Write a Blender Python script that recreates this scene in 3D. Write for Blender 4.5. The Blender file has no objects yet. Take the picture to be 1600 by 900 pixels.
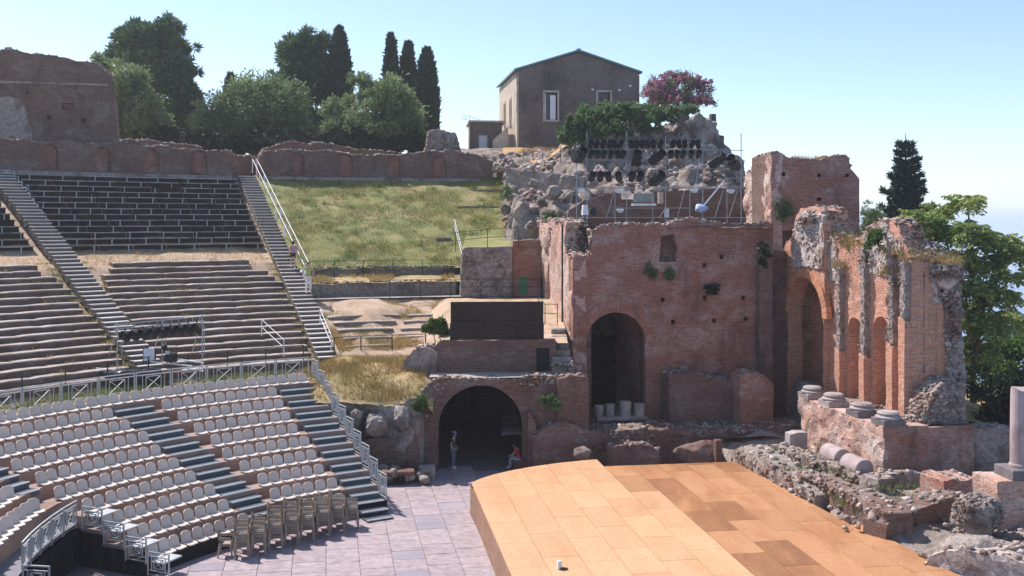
import bpy, bmesh, math, random
import numpy as np
from mathutils import Vector, Matrix
from mathutils.geometry import delaunay_2d_cdt
random.seed(7); RNG = np.random.default_rng(7)
scene = bpy.context.scene
COL = scene.collection
R = math.radians

# ---------------------------------------------------------------- camera, sky, sun, exposure
cam_d = bpy.data.cameras.new('camera'); cam = bpy.data.objects.new('camera', cam_d); COL.objects.link(cam)
cam.location = (0, 0, 12); cam.rotation_euler = (R(90), 0, 0)
cam_d.sensor_width = 36; cam_d.lens = 36; cam_d.shift_y = -105/1600; cam_d.clip_start = .5; cam_d.clip_end = 60000
scene.camera = cam
SH = Vector((.60, -.47, -1))                       # where a shadow falls for each metre of height
SUN_EL = math.atan2(1, math.hypot(SH.x, SH.y)); SUN_AZ = math.atan2(-SH.x, -SH.y)   # azimuth clockwise from +Y
world = bpy.data.worlds.new('World'); scene.world = world; world.use_nodes = True
wn = world.node_tree; bg = wn.nodes['Background']
sky = wn.nodes.new('ShaderNodeTexSky'); sky.sky_type = 'NISHITA'; sky.sun_disc = False
sky.sun_elevation = SUN_EL; sky.sun_rotation = SUN_AZ
sky.altitude = 200; sky.air_density = .8; sky.dust_density = .6; sky.ozone_density = 1.0
wn.links.new(sky.outputs[0], bg.inputs[0]); bg.inputs[1].default_value = .15
sun_d = bpy.data.lights.new('sun', 'SUN'); sun = bpy.data.objects.new('sun', sun_d); COL.objects.link(sun)
sun_d.energy = 5.0; sun_d.angle = R(.53); sun_d.color = (1, .93, .885)
sun.rotation_euler = SH.to_track_quat('-Z', 'Y').to_euler(); sun.location = (-60, 40, 90)
scene.view_settings.view_transform = 'Standard'; scene.view_settings.look = 'None'
scene.cycles.volume_bounces = 3; scene.cycles.volume_max_steps = 64
scene.view_settings.exposure = .47; scene.view_settings.gamma = 1

# ---------------------------------------------------------------- noise
def _h(i, j, k, s):
    n = (i*374761393 + j*668265263 + k*2147483647 + s*974634777) & 0xffffffff
    n = ((n ^ (n >> 13))*1274126177) & 0xffffffff
    n = ((n ^ (n >> 16))*2246822519) & 0xffffffff
    return ((n ^ (n >> 15)) & 0xffffff)/float(0xffffff)*2 - 1
def N3(p, s=0):
    p = np.asarray(p, float); i = np.floor(p).astype(np.int64); f = p - i; f = f*f*(3 - 2*f); o = 0
    for a in (0, 1):
        for b in (0, 1):
            for c in (0, 1):
                w = (f[:, 0] if a else 1-f[:, 0])*(f[:, 1] if b else 1-f[:, 1])*(f[:, 2] if c else 1-f[:, 2])
                o = o + w*_h(i[:, 0]+a, i[:, 1]+b, i[:, 2]+c, s)
    return o
def fbm(p, s=0, oc=4, sc=1.0):
    p = np.asarray(p, float)*sc; o = 0; a = 1
    for k in range(oc):
        o = o + a*N3(p + 17.3*k, s+k); p = p*2.03; a *= .5
    return o
def f1(x, s=0, oc=3): x = np.atleast_1d(np.asarray(x, float)); return fbm(np.stack([x, x*0+.37, x*0+.71], 1), s, oc)

# ---------------------------------------------------------------- objects
W = {}
def link(o, parent=None, world=None):
    COL.objects.link(o); world = world or Matrix()
    o.matrix_basis = world; W[o.name] = world
    if parent is not None:
        o.parent = parent; o.matrix_parent_inverse = W[parent.name].inverted()
    return o
def tag(o, label=None, cat=None, group=None, kind=None):
    if label: o['label'] = label
    if cat: o['category'] = cat
    if group: o['group'] = group
    if kind or cat: o['kind'] = kind or 'thing'
    return o
ONES = 'first second third fourth fifth sixth seventh eighth ninth tenth eleventh twelfth thirteenth fourteenth fifteenth sixteenth seventeenth eighteenth nineteenth'.split()
def nth(n):
    if n < 20: return ONES[n-1]
    t, u = ('twent', 'thirt', 'fort', 'fift', 'sixt')[n//10-2], n % 10
    return t+'y-'+ONES[u-1] if u else t+'ieth'
def thing(name, loc, label, cat, group=None, rz=0):
    o = bpy.data.objects.new(name, None); o.empty_display_size = .3
    link(o, None, Matrix.Translation(Vector(loc)) @ Matrix.Rotation(rz, 4, 'Z'))
    return tag(o, label, cat, group)
def mk_mesh(name, v, f, mats, smooth=False, uv=None, mi=None):
    me = bpy.data.meshes.new(name)
    v = np.asarray(v, np.float32).reshape(-1, 3)
    if isinstance(f, np.ndarray):
        n, k = f.shape; me.vertices.add(len(v)); me.vertices.foreach_set('co', v.ravel())
        me.loops.add(n*k); me.loops.foreach_set('vertex_index', f.astype(np.int32).ravel())
        me.polygons.add(n); me.polygons.foreach_set('loop_start', np.arange(0, n*k, k, dtype=np.int32))
        me.update(calc_edges=True)
    else:
        me.from_pydata(v.tolist(), [], f)
    for m in (mats if isinstance(mats, (list, tuple)) else [mats]): me.materials.append(m)
    if smooth: me.polygons.foreach_set('use_smooth', np.ones(len(me.polygons), bool))
    if mi is not None: me.polygons.foreach_set('material_index', np.asarray(mi, np.int32))
    if uv is not None:
        l = me.uv_layers.new(name='uv'); idx = np.empty(len(me.loops), np.int32); me.loops.foreach_get('vertex_index', idx)
        l.data.foreach_set('uv', np.asarray(uv, np.float32)[idx].ravel())
    return me
def ob(name, me, parent=None, world=None):
    return link(bpy.data.objects.new(name, me), parent, world)
def at(loc, rz=0, sc=None, rx=0, ry=0):
    m = Matrix.Translation(Vector(loc)) @ Matrix.Rotation(rz, 4, 'Z') @ Matrix.Rotation(ry, 4, 'Y') @ Matrix.Rotation(rx, 4, 'X')
    return m @ Matrix.Diagonal((*sc, 1)) if sc is not None else m
def wob(name, v, f, mats, parent=None, origin=None, **k):
    """an object from world-space vertices, its origin at the middle of its base"""
    v = np.asarray(v, float).reshape(-1, 3)
    if origin is None: lo, hi = v.min(0), v.max(0); origin = ((lo[0]+hi[0])/2, (lo[1]+hi[1])/2, lo[2])
    return ob(name, mk_mesh(name, v - np.array(origin), f, mats, **k), parent, Matrix.Translation(Vector(origin)))
def copy_tree(o, world, label=None, parent=None):
    c = o.copy(); COL.objects.link(c)
    if parent is None: c.matrix_basis = world
    else: c.parent = parent
    if label: c['label'] = label
    for ch in o.children: copy_tree(ch, None, None, c)
    return c

class MB:
    def __init__(s): s.v = []; s.f = []; s.m = []; s.mat = 0
    def add(s, v, f):
        b = len(s.v); s.v += [tuple(p) for p in v]; s.f += [tuple(i+b for i in q) for q in f]; s.m += [s.mat]*len(f)
    def box(s, c, d, rz=0, M=None, taper=1, bev=0):
        x, y, z = d[0]/2, d[1]/2, d[2]/2
        if bev:
            b = bev; v = []
            for sz, ins in ((-1, b), (-1, 0), (1, 0), (1, b)):
                zz = sz*(z if ins else z-b)
                for sx, sy in ((-1, -1), (1, -1), (1, 1), (-1, 1)): v.append((sx*(x-ins), sy*(y-ins), zz))
            f = [(3, 2, 1, 0), (12, 13, 14, 15)]
            for l in range(3):
                for i in range(4): j = (i+1) % 4; f.append((l*4+i, l*4+j, l*4+4+j, l*4+4+i))
        else:
            v = [(sx*x*(taper if sz > 0 else 1), sy*y*(taper if sz > 0 else 1), sz*z) for sz in (-1, 1) for sx, sy in ((-1, -1), (1, -1), (1, 1), (-1, 1))]
            f = [(3, 2, 1, 0), (4, 5, 6, 7), (0, 1, 5, 4), (1, 2, 6, 5), (2, 3, 7, 6), (3, 0, 4, 7)]
        m = M or (Matrix.Translation(Vector(c)) @ Matrix.Rotation(rz, 4, 'Z'))
        s.add([m @ Vector(p) for p in v], f)
    def bar(s, a, b, w, h=None, n=0):
        """a bar from a to b: square section w x h, or round with n sides"""
        a, b = Vector(a), Vector(b); d = b - a; L = d.length
        if L < 1e-6: return
        q = d.to_track_quat('X', 'Z').to_matrix().to_4x4(); m = Matrix.Translation(a) @ q
        if n:
            v = []; f = []
            for e in (0, L):
                for i in range(n): t = 2*math.pi*i/n; v.append(m @ Vector((e, math.cos(t)*w/2, math.sin(t)*w/2)))
            for i in range(n): j = (i+1) % n; f.append((i, j, n+j, n+i))
            f += [tuple(range(n))[::-1], tuple(range(n, 2*n))]
            s.add(v, f)
        else:
            s.box(None, (L, w, h or w), M=m @ Matrix.Translation((L/2, 0, 0)))
    def tube(s, pts, rad, n=8, cap=True):
        pts = [Vector(p) for p in pts]; rad = rad if isinstance(rad, (list, tuple)) else [rad]*len(pts); v = []; f = []
        for i, p in enumerate(pts):
            d = (pts[min(i+1, len(pts)-1)] - pts[max(i-1, 0)]).normalized(); q = d.to_track_quat('Z', 'Y')
            for k in range(n): t = 2*math.pi*k/n; v.append(p + q @ Vector((math.cos(t)*rad[i], math.sin(t)*rad[i], 0)))
        for i in range(len(pts)-1):
            for k in range(n): j = (k+1) % n; f.append((i*n+k, i*n+j, i*n+n+j, i*n+n+k))
        if cap: f += [tuple(range(n))[::-1], tuple(range((len(pts)-1)*n, len(pts)*n))]
        s.add(v, f)
    def lathe(s, prof, c=(0, 0, 0), n=20, M=None):
        m = M or Matrix.Translation(Vector(c)); v = []; f = []
        for r, z in prof:
            for k in range(n): t = 2*math.pi*k/n; v.append(m @ Vector((r*math.cos(t), r*math.sin(t), z)))
        for i in range(len(prof)-1):
            for k in range(n): j = (k+1) % n; f.append((i*n+k, i*n+j, i*n+n+j, i*n+n+k))
        f += [tuple(range(n))[::-1], tuple(range((len(prof)-1)*n, len(prof)*n))]
        s.add(v, f)
    def mesh(s, name, mats, smooth=False): return mk_mesh(name, s.v, s.f, mats, smooth, mi=s.m)
    def build(s, name, mats, parent=None, origin=None, smooth=False): return wob(name, s.v, s.f, mats, parent, origin, smooth=smooth, mi=s.m)
    def local(s, name, mats, parent=None, world=None, smooth=False): return ob(name, s.mesh(name, mats, smooth), parent, world)

# ---------------------------------------------------------------- materials
class Nt:
    def __init__(s, name):
        s.m = bpy.data.materials.new(name); s.m.use_nodes = True; s.t = s.m.node_tree; s.b = s.t.nodes['Principled BSDF']
        s.b.inputs['Specular IOR Level'].default_value = .25
    def n(s, ty, props=None, **ins):
        x = s.t.nodes.new('ShaderNode'+ty)
        for k, v in (props or {}).items(): setattr(x, k, v)
        for k, v in ins.items():
            k = {'F': 'Factor', 'A': 'A', 'B': 'B'}.get(k, k); s.put(x.inputs[int(k[1:]) if k[0] == 'i' and k[1:].isdigit() else k], v)
        return x
    def put(s, sock, v):
        if hasattr(v, 'is_linked') or isinstance(v, bpy.types.NodeSocket): s.t.links.new(v, sock)
        elif isinstance(v, tuple) and len(v) == 3 and sock.type == 'RGBA': sock.default_value = (*v, 1)
        else: sock.default_value = v
    def pos(s): return s.n('NewGeometry').outputs['Position']
    def noise(s, vec, scale, detail=4, rough=.55, dist=0):
        return s.n('TexNoise', Vector=vec, Scale=scale, Detail=detail, Roughness=rough, Distortion=dist).outputs[0]
    def ramp(s, fac, a, b, lo=0.0, hi=1.0):
        return s.n('MapRange', i0=fac, i1=a, i2=b, i3=lo, i4=hi).outputs[0]
    def mix(s, fac, a, b, mode='MIX'):
        x = s.n('Mix', dict(data_type='RGBA', blend_type=mode)); s.put(x.inputs[0], fac); s.put(x.inputs[6], a); s.put(x.inputs[7], b); return x.outputs[2]
    def math(s, op, a, b=0.0): return s.n('Math', dict(operation=op), i0=a, i1=b).outputs[0]
    def done(s, col, rough=.9, bump=None, bs=.5, bd=.05):
        s.put(s.b.inputs['Base Color'], col); s.put(s.b.inputs['Roughness'], rough)
        if bump is not None:
            x = s.n('Bump', Strength=bs, Distance=bd, Height=bump); s.put(s.b.inputs['Normal'], x.outputs[0])
        return s.m
def surf(name, c1, c2, scale=2., c3=None, s3=.35, t3=(.5, .65), rough=.9, bump=.5, bscale=9., bd=.05, island=0., orand=0., stretch=None, metal=0., spec=None, fine=0.):
    t = Nt(name); p = t.pos()
    if stretch: p = t.n('Mapping', Vector=p, Scale=stretch).outputs[0]
    col = t.mix(t.ramp(t.noise(p, scale), .35, .65), c1, c2)
    if c3: col = t.mix(t.ramp(t.noise(p, s3, 5, .6), *t3), col, c3)
    if fine: col = t.mix(1., col, t.n('CombineColor', i0=(v := t.ramp(t.noise(p, fine, 3, .7), .25, .75, .8 if fine == 14. else .7, 1.2 if fine == 14. else 1.3)), i1=v, i2=v).outputs[0], 'MULTIPLY')
    for amt, src in ((island, lambda: t.n('NewGeometry').outputs['Random Per Island']), (orand, lambda: t.n('ObjectInfo').outputs['Random'])):
        if amt:
            v = t.ramp(src(), 0., 1., 1-amt, 1+amt)
            col = t.mix(1., col, t.n('CombineColor', i0=v, i1=v, i2=v).outputs[0], 'MULTIPLY')
    t.b.inputs['Metallic'].default_value = metal
    if spec is not None: t.b.inputs['Specular IOR Level'].default_value = spec
    return t.done(col, rough, t.noise(p, bscale, 5, .65) if bump else None, bump, bd)
def brickm(name, c1, c2, mortar, patch, dark, bh=.075, bw=.32, pf=(.5, .68), df=(.55, .75), streak=.5):
    """Roman brickwork on the wall's own metres (uv), with lime patches, soot and weather streaks"""
    t = Nt(name); uv = t.n('UVMap', dict(uv_map='uv')).outputs[0]; p = t.pos()
    wob_ = t.n('VectorMath', dict(operation='ADD'), i0=uv, i1=t.n('VectorMath', dict(operation='SCALE'), i0=t.n('TexNoise', Vector=p, Scale=1.3).outputs[1], Scale=.06).outputs[0]).outputs[0]
    br = t.n('TexBrick', Vector=wob_, Color1=c1, Color2=c2, Mortar=mortar, Scale=1.)
    br.inputs['Mortar Size'].default_value = .014; br.inputs['Brick Width'].default_value = bw; br.inputs['Row Height'].default_value = bh; br.inputs['Bias'].default_value = 0.; br.inputs['Mortar Smooth'].default_value = .6
    big = t.noise(t.n('Mapping', Vector=p, Scale=(1, 1, 1.6)).outputs[0], .55, 6, .62, .4)
    col = t.mix(t.ramp(t.noise(t.n('Mapping', Vector=uv, Scale=(.8, 7, 1)).outputs[0], 1.1, 5, .7), .3, .7), br.outputs[0], t.mix(.5, br.outputs[0], c2))
    pat = t.math('MULTIPLY', t.ramp(big, *pf), t.ramp(t.noise(p, 5., 4, .7), .3, .6))
    col = t.mix(pat, col, patch)
    col = t.mix(t.ramp(t.noise(t.n('Mapping', Vector=p, Scale=(1, 1, .45)).outputs[0], .8, 5, .65), df[0], df[1], 0., streak), col, dark)
    v = t.math('MULTIPLY', t.ramp(t.noise(p, 12., 3, .75), .3, .7, .68, 1.32), t.ramp(t.noise(t.n('Mapping', Vector=uv, Scale=(1.2, 6.5, 1)).outputs[0], 1.6, 4, .75), .3, .7, .72, 1.28))
    col = t.mix(1., col, t.n('CombineColor', i0=v, i1=v, i2=v).outputs[0], 'MULTIPLY')
    h = t.math('ADD', t.math('MULTIPLY', br.outputs[1], -.6), t.noise(p, 10., 5, .7))
    return t.done(col, .95, h, .8, .06)
def leafm(name, c1, c2, scale=.5, trans=.25, isl=.35):
    t = Nt(name); col = t.mix(t.ramp(t.noise(t.pos(), scale, 3), .35, .65), c1, c2)
    v = t.ramp(t.n('NewGeometry').outputs['Random Per Island'], 0., 1., 1-isl, 1+isl)
    col = t.mix(1., col, t.n('CombineColor', i0=v, i1=v, i2=v).outputs[0], 'MULTIPLY')
    t.put(t.b.inputs['Base Color'], col); t.b.inputs['Roughness'].default_value = .65
    tr = t.n('BsdfTranslucent', Color=col); mx = t.n('MixShader', i0=trans, i1=t.b.outputs[0], i2=tr.outputs[0])
    t.t.links.new(mx.outputs[0], t.t.nodes['Material Output'].inputs[0]); return t.m

BR_RED = brickm('red_brick', (.30, .108, .072), (.37, .165, .118), (.38, .26, .215), (.47, .345, .295), (.08, .055, .05), pf=(.46, .64), df=(.52, .75), streak=.7)
BR_SHADE = brickm('shade_dark_brick', (.05, .034, .03), (.07, .05, .043), (.08, .065, .058), (.09, .075, .067), (.02, .017, .016))  # near black brick: deep shade of vault and inner room put into the colour
BR_OR = brickm('orange_brick', (.54, .23, .135), (.62, .31, .205), (.60, .46, .38), (.66, .52, .45), (.16, .10, .08), pf=(.55, .75), df=(.58, .8), streak=.5)
BR_PINK = brickm('rough_pink_brick', (.48, .235, .165), (.58, .355, .275), (.55, .46, .40), (.62, .53, .47), (.16, .12, .10), bh=.09, bw=.2, pf=(.45, .62))
BR_DULL = brickm('dull_brick', (.155, .074, .056), (.205, .120, .095), (.23, .175, .15), (.27, .215, .185), (.05, .042, .04), pf=(.48, .65), streak=.8)
RUBBLE = surf('rubble_core', (.27, .22, .195), (.41, .35, .315), 5., (.17, .125, .105), .8, bump=1., bscale=7., bd=.12, fine=9.)
PALE_RUBBLE = surf('pale_rubble', (.38, .32, .29), (.56, .49, .45), 5., (.30, .20, .16), .9, (.52, .66), bump=1., bscale=8., bd=.1, fine=10., island=.2)
STONES = surf('rubble_stones', (.28, .235, .21), (.42, .365, .33), 3., (.22, .135, .105), 1.2, (.45, .58), bump=.5, bscale=12., island=.45)
ROCK = surf('limestone', (.26, .222, .195), (.44, .39, .35), 1.2, (.12, .095, .08), .6, (.48, .6), bump=1., bscale=2.6, bd=.25, fine=7.)
DIRT = surf('bare_earth', (.40, .28, .19), (.50, .37, .27), 1.6, (.30, .24, .14), .6, bump=.6, bscale=7., fine=10.)
DRYG = surf('dry_turf', (.36, .27, .13), (.46, .34, .18), 1.2, (.20, .19, .07), .5, bump=.7, bscale=8., fine=12.)
LAWN = surf('patchy_turf', (.15, .175, .05), (.26, .24, .10), .9, (.36, .28, .15), .28, (.54, .68), bump=.7, bscale=7., fine=9.)
SCREE = surf('stony_ground', (.22, .18, .155), (.33, .28, .245), 1.8, (.14, .105, .085), .6, bump=1., bscale=5., bd=.12, fine=9.)
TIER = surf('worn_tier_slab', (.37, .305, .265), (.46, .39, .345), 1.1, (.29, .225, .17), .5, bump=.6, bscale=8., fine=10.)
TIERR = surf('shade_tinted_riser', (.105, .072, .058), (.15, .108, .088), 1.6, (.18, .14, .11), .7, (.5, .65), bump=.6, bscale=8., fine=10.)  # tier risers coloured darker than the treads to stand in for their shade
STEPR = surf('shade_tinted_step', (.11, .095, .085), (.15, .13, .115), 2., bump=.4)  # shade of the step risers painted as a darker stone
STEP = surf('step_stone', (.52, .475, .44), (.61, .565, .53), 1.5, bump=.4, bscale=9., orand=.12)
PATHM = surf('pale_concrete', (.31, .27, .25), (.39, .345, .32), .8, bump=.3)
PAVE = surf('pink_paving', (.315, .252, .262), (.36, .292, .30), .9, (.285, .25, .275), .45, (.55, .72), rough=.75, bump=.15, bscale=20., orand=.05, fine=3.)
PAVEG = surf('grey_paving', (.265, .235, .265), (.305, .27, .30), 1.1, rough=.75, bump=.15, bscale=20., orand=.1)
JOINT = surf('paving_bed', (.16, .125, .125), (.20, .16, .155), 3., bump=.2)
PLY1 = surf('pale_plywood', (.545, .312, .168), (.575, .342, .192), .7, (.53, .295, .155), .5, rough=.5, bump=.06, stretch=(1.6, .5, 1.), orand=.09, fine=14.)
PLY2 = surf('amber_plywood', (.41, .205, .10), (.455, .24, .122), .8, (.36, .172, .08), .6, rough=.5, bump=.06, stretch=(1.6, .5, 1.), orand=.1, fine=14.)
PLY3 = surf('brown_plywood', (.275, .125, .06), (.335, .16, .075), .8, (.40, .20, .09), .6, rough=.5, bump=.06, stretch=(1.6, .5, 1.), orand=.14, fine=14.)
PLYS = surf('stage_skirting', (.26, .15, .10), (.33, .20, .13), 1.4, rough=.7, bump=.1, orand=.12, stretch=(1., 1., 3.))
SEATM = surf('off_white_plastic', (.60, .505, .43), (.65, .555, .48), .7, rough=.42, bump=0, orand=.05, spec=.5)
CHAIRM = surf('beige_plastic', (.30, .235, .185), (.34, .275, .22), .9, rough=.5, bump=0, orand=.08, spec=.4)
DECKR = surf('brown_riser_board', (.29, .19, .15), (.35, .24, .19), 1.2, (.22, .15, .12), .8, rough=.8, bump=.15)
DECKT = surf('slate_blue_deck', (.07, .09, .105), (.095, .115, .13), 1.5, rough=.6, bump=.15, orand=.08)
SCAFM = surf('scaffold_steel', (.30, .32, .33), (.38, .40, .41), 3., rough=.55, bump=0, metal=.4)
METAL = surf('galvanised_steel', (.42, .45, .46), (.52, .54, .55), 3., rough=.45, bump=0, metal=.55)
DMETAL = surf('dark_iron', (.05, .05, .052), (.07, .066, .06), 4., rough=.6, bump=0, metal=.3)
NOSE = surf('aluminium_nosing', (.58, .60, .62), (.68, .69, .70), 3., rough=.4, bump=0, metal=.3)
BLACK = surf('black_paint', (.018, .018, .02), (.03, .03, .033), 5., rough=.5, bump=.1)
CLOTHB = surf('black_drape', (.012, .010, .012), (.022, .018, .02), 2., rough=.95, bump=.3, bscale=3.)
TIMBER = surf('dark_timber', (.022, .017, .015), (.036, .028, .024), 2., (.05, .04, .035), 1., rough=.85, bump=.4, orand=.3)
TIMBL = surf('weathered_timber', (.40, .37, .36), (.50, .47, .45), 3., (.20, .18, .17), 1.2, rough=.8, bump=.3, orand=.25)
PANELM = surf('brown_screen', (.030, .017, .013), (.045, .026, .02), .9, rough=.7, bump=.15, orand=.15)
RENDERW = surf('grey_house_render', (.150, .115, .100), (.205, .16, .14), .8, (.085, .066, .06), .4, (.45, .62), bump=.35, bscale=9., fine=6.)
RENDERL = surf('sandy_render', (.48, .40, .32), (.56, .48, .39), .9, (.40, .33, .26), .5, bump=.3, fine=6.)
ROOFM = surf('green_grey_roof', (.12, .20, .20), (.17, .25, .25), 2., rough=.7, bump=.3, stretch=(4., .5, .5))
WHITEP = surf('white_paint', (.72, .72, .74), (.80, .80, .81), 2., rough=.6, bump=0)
GLASSD = surf('dark_window', (.012, .013, .016), (.02, .02, .024), 2., rough=.15, bump=0, spec=.5)
BLUEP = surf('blue_plastic_sheet', (.22, .34, .55), (.50, .60, .75), 3., rough=.5, bump=.3)
GREENP = surf('green_paint', (.05, .22, .10), (.07, .26, .13), 2., rough=.6, bump=0)
MARBLE = surf('weathered_marble', (.32, .275, .265), (.41, .36, .345), 2., (.24, .195, .18), .9, bump=.4, bscale=9., fine=10.)
COLM = surf('pink_marble_column', (.34, .265, .26), (.45, .37, .365), 1.4, (.24, .17, .175), .9, bump=.3, bscale=7., stretch=(1, 1, .5))
BASALT = surf('dark_plinth_stone', (.13, .115, .12), (.19, .17, .17), 2., bump=.4)
BARK = surf('bark', (.10, .075, .055), (.15, .115, .085), 4., bump=.8, bscale=8., stretch=(1, 1, .3))
L_PINE = leafm('pine_needles', (.045, .10, .042), (.105, .175, .065), .5)
L_CYP = leafm('cypress_leaf', (.022, .046, .030), (.038, .068, .038), .6, .12)
L_OLIVE = leafm('olive_leaf', (.125, .19, .08), (.235, .30, .13), .45, .35)
L_AIL = leafm('ailanthus_leaf', (.19, .265, .075), (.36, .38, .11), .45, .35)
L_FIR = leafm('fir_needles', (.022, .045, .036), (.035, .065, .045), .7, .12)
L_IVY = leafm('ivy_leaf', (.10, .165, .065), (.17, .245, .10), .5, .25)
L_SHRUB = leafm('shrub_leaf', (.06, .11, .028), (.11, .19, .04), .35, .3)
L_DARK = leafm('dark_shrub_leaf', (.018, .034, .016), (.03, .05, .02), .5, .15)
L_PINK = leafm('oleander_bloom', (.36, .15, .21), (.46, .23, .28), .8, .25, .3)
G_GREEN = leafm('grass_blade', (.13, .185, .045), (.21, .245, .075), .4, .3, .3)
G_DRY = leafm('straw_blade', (.50, .38, .17), (.42, .29, .10), .5, .3, .3)
G_GOLD = leafm('golden_grass', (.42, .29, .12), (.30, .235, .095), .6, .3, .3)

# ---------------------------------------------------------------- shape helpers
def rs(poly, step):
    """resample an open polyline"""
    o = []
    for a, b in zip(poly[:-1], poly[1:]):
        n = max(1, int(math.ceil(math.dist(a, b)/step)))
        o += [tuple(a[i]+(b[i]-a[i])*k/n for i in range(len(a))) for k in range(n)]
    return o + [tuple(poly[-1])]
def rough(poly, amp, step=.25, seed=0, ax=.4):
    p = rs(poly, step); n = len(p); t = np.arange(n)*step
    d = f1(t*1.9+seed*7.7, seed, 3)*amp*.7 + RNG.uniform(-1, 1, n)*amp*.35; e = f1(t*1.5+seed*3.1+50, seed+3, 2)*amp*ax
    return [p[0]] + [(p[i][0]+e[i], p[i][1]+d[i]) for i in range(1, n-1)] + [p[-1]]
def inside(P, poly):
    x, y = P[:, 0], P[:, 1]; r = np.zeros(len(P), bool); n = len(poly)
    for i in range(n):
        x0, y0 = poly[i]; x1, y1 = poly[(i+1) % n]
        c = (y0 > y) != (y1 > y)
        with np.errstate(divide='ignore', invalid='ignore'): r ^= c & (x < (x1-x0)*(y-y0)/(y1-y0)+x0)
    return r
def arch(cx, hw, z0, zs, n=14, k=1.0):
    """round-headed opening: centre, half width, sill, springing"""
    return [(cx-hw, z0), (cx+hw, z0)] + [(cx+hw*math.cos(math.pi*i/n), zs+k*hw*math.sin(math.pi*i/n)) for i in range(n+1)]
def rect(cx, cz, w, h): return [(cx-w/2, cz-h/2), (cx+w/2, cz-h/2), (cx+w/2, cz+h/2), (cx-w/2, cz+h/2)]
def slab(outline, holes=(), thick=.5, res=.35, amp=.05, seed=0, y0=0., back=True, nsc=1.3):
    """a plate x-z with rough front; returns v (x, depth, z), faces, uv"""
    loops = [rs(list(outline)+[outline[0]], res)[:-1]] + [rs(list(h)+[h[0]], res)[:-1] for h in holes]
    pts = []; ed = []
    for lp in loops:
        b = len(pts); pts += lp; ed += [(b+i, b+(i+1) % len(lp)) for i in range(len(lp))]
    nb = len(pts); A = np.array(pts)
    gx, gz = np.meshgrid(np.arange(A[:, 0].min(), A[:, 0].max(), res), np.arange(A[:, 1].min(), A[:, 1].max(), res))
    G = np.stack([gx.ravel(), gz.ravel()], 1) + RNG.uniform(-.25, .25, (gx.size, 2))*res
    k = inside(G, loops[0])
    for h in loops[1:]: k &= ~inside(G, h)
    G = G[k]
    if len(G):
        dm = np.min(np.hypot(G[:, None, 0]-A[None, :, 0], G[:, None, 1]-A[None, :, 1]), 1); G = G[dm > res*.45]
    V, E, F, *_ = delaunay_2d_cdt([Vector(p) for p in pts] + [Vector(p) for p in G], ed, [], 0, 1e-5)
    V = np.array([(p.x, p.y) for p in V]); F = np.array([tuple(f) for f in F], int)
    cc = V[F].mean(1); k = inside(cc, loops[0])
    for h in loops[1:]: k &= ~inside(cc, h)
    F = F[k]; a = V[F]; ar = (a[:, 1, 0]-a[:, 0, 0])*(a[:, 2, 1]-a[:, 0, 1])-(a[:, 2, 0]-a[:, 0, 0])*(a[:, 1, 1]-a[:, 0, 1])
    F[ar < 0] = F[ar < 0][:, ::-1]
    n = len(V); P3 = np.stack([V[:, 0], np.full(n, seed*3.7), V[:, 1]], 1)
    dy = fbm(P3, seed, 4, nsc)*amp
    vf = np.stack([V[:, 0], y0+dy, V[:, 1]], 1); vb = np.stack([V[:, 0], np.full(n, y0+thick)+dy*.6, V[:, 1]], 1)
    faces = [tuple(f) for f in F]
    cnt = {}
    for f in F:
        for i in range(3): cnt[(f[i], f[(i+1) % 3])] = 1
    if back: faces += [tuple(int(i)+n for i in f[::-1]) for f in F]
    for (i, j) in cnt:
        if (j, i) not in cnt: faces.append((j, i, i+n, j+n))
    v = np.concatenate([vf, vb]); uv = np.stack([v[:, 0]+v[:, 1]*.9, v[:, 2]], 1)
    return v, [tuple(int(i) for i in f) for f in faces], uv
def flat(A, B):
    """frame of a wall seen from A (left) to B (right): x along, y away from the viewer"""
    A, B = np.array(A, float), np.array(B, float); d = (B-A)/np.linalg.norm(B-A); q = np.array([-d[1], d[0]])
    return lambda v: np.concatenate([A + v[:, :1]*d + v[:, 1:2]*q, v[:, 2:]], 1)
def wall(name, fr, outline, mat, parent=None, holes=(), **k):
    v, f, uv = slab(outline, holes, **k); return wob(name, fr(v), f, mat, parent, uv=uv)
ICO_V = None
CUBE_V = np.array([(x, y, z) for z in (-1, 1) for x, y in ((-1, -1), (1, -1), (1, 1), (-1, 1))], float)
CUBE_F = np.array([(0, 3, 2), (0, 2, 1), (4, 5, 6), (4, 6, 7), (0, 1, 5), (0, 5, 4), (1, 2, 6), (1, 6, 5), (2, 3, 7), (2, 7, 6), (3, 0, 4), (3, 4, 7)])
def ico():
    global ICO_V, ICO_F
    if ICO_V is None:
        bm = bmesh.new(); bmesh.ops.create_icosphere(bm, subdivisions=1, radius=1)
        ICO_V = np.array([v.co for v in bm.verts]); ICO_F = np.array([[v.index for v in f.verts] for f in bm.faces]); bm.free()
    return ICO_V, ICO_F
def rotm(n):
    q = RNG.normal(size=(n, 4)); q /= np.linalg.norm(q, axis=1)[:, None]; w, x, y, z = q.T
    return np.stack([1-2*(y*y+z*z), 2*(x*y-z*w), 2*(x*z+y*w), 2*(x*y+z*w), 1-2*(x*x+z*z), 2*(y*z-x*w), 2*(x*z-y*w), 2*(y*z+x*w), 1-2*(x*x+y*y)], 1).reshape(n, 3, 3)
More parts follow.
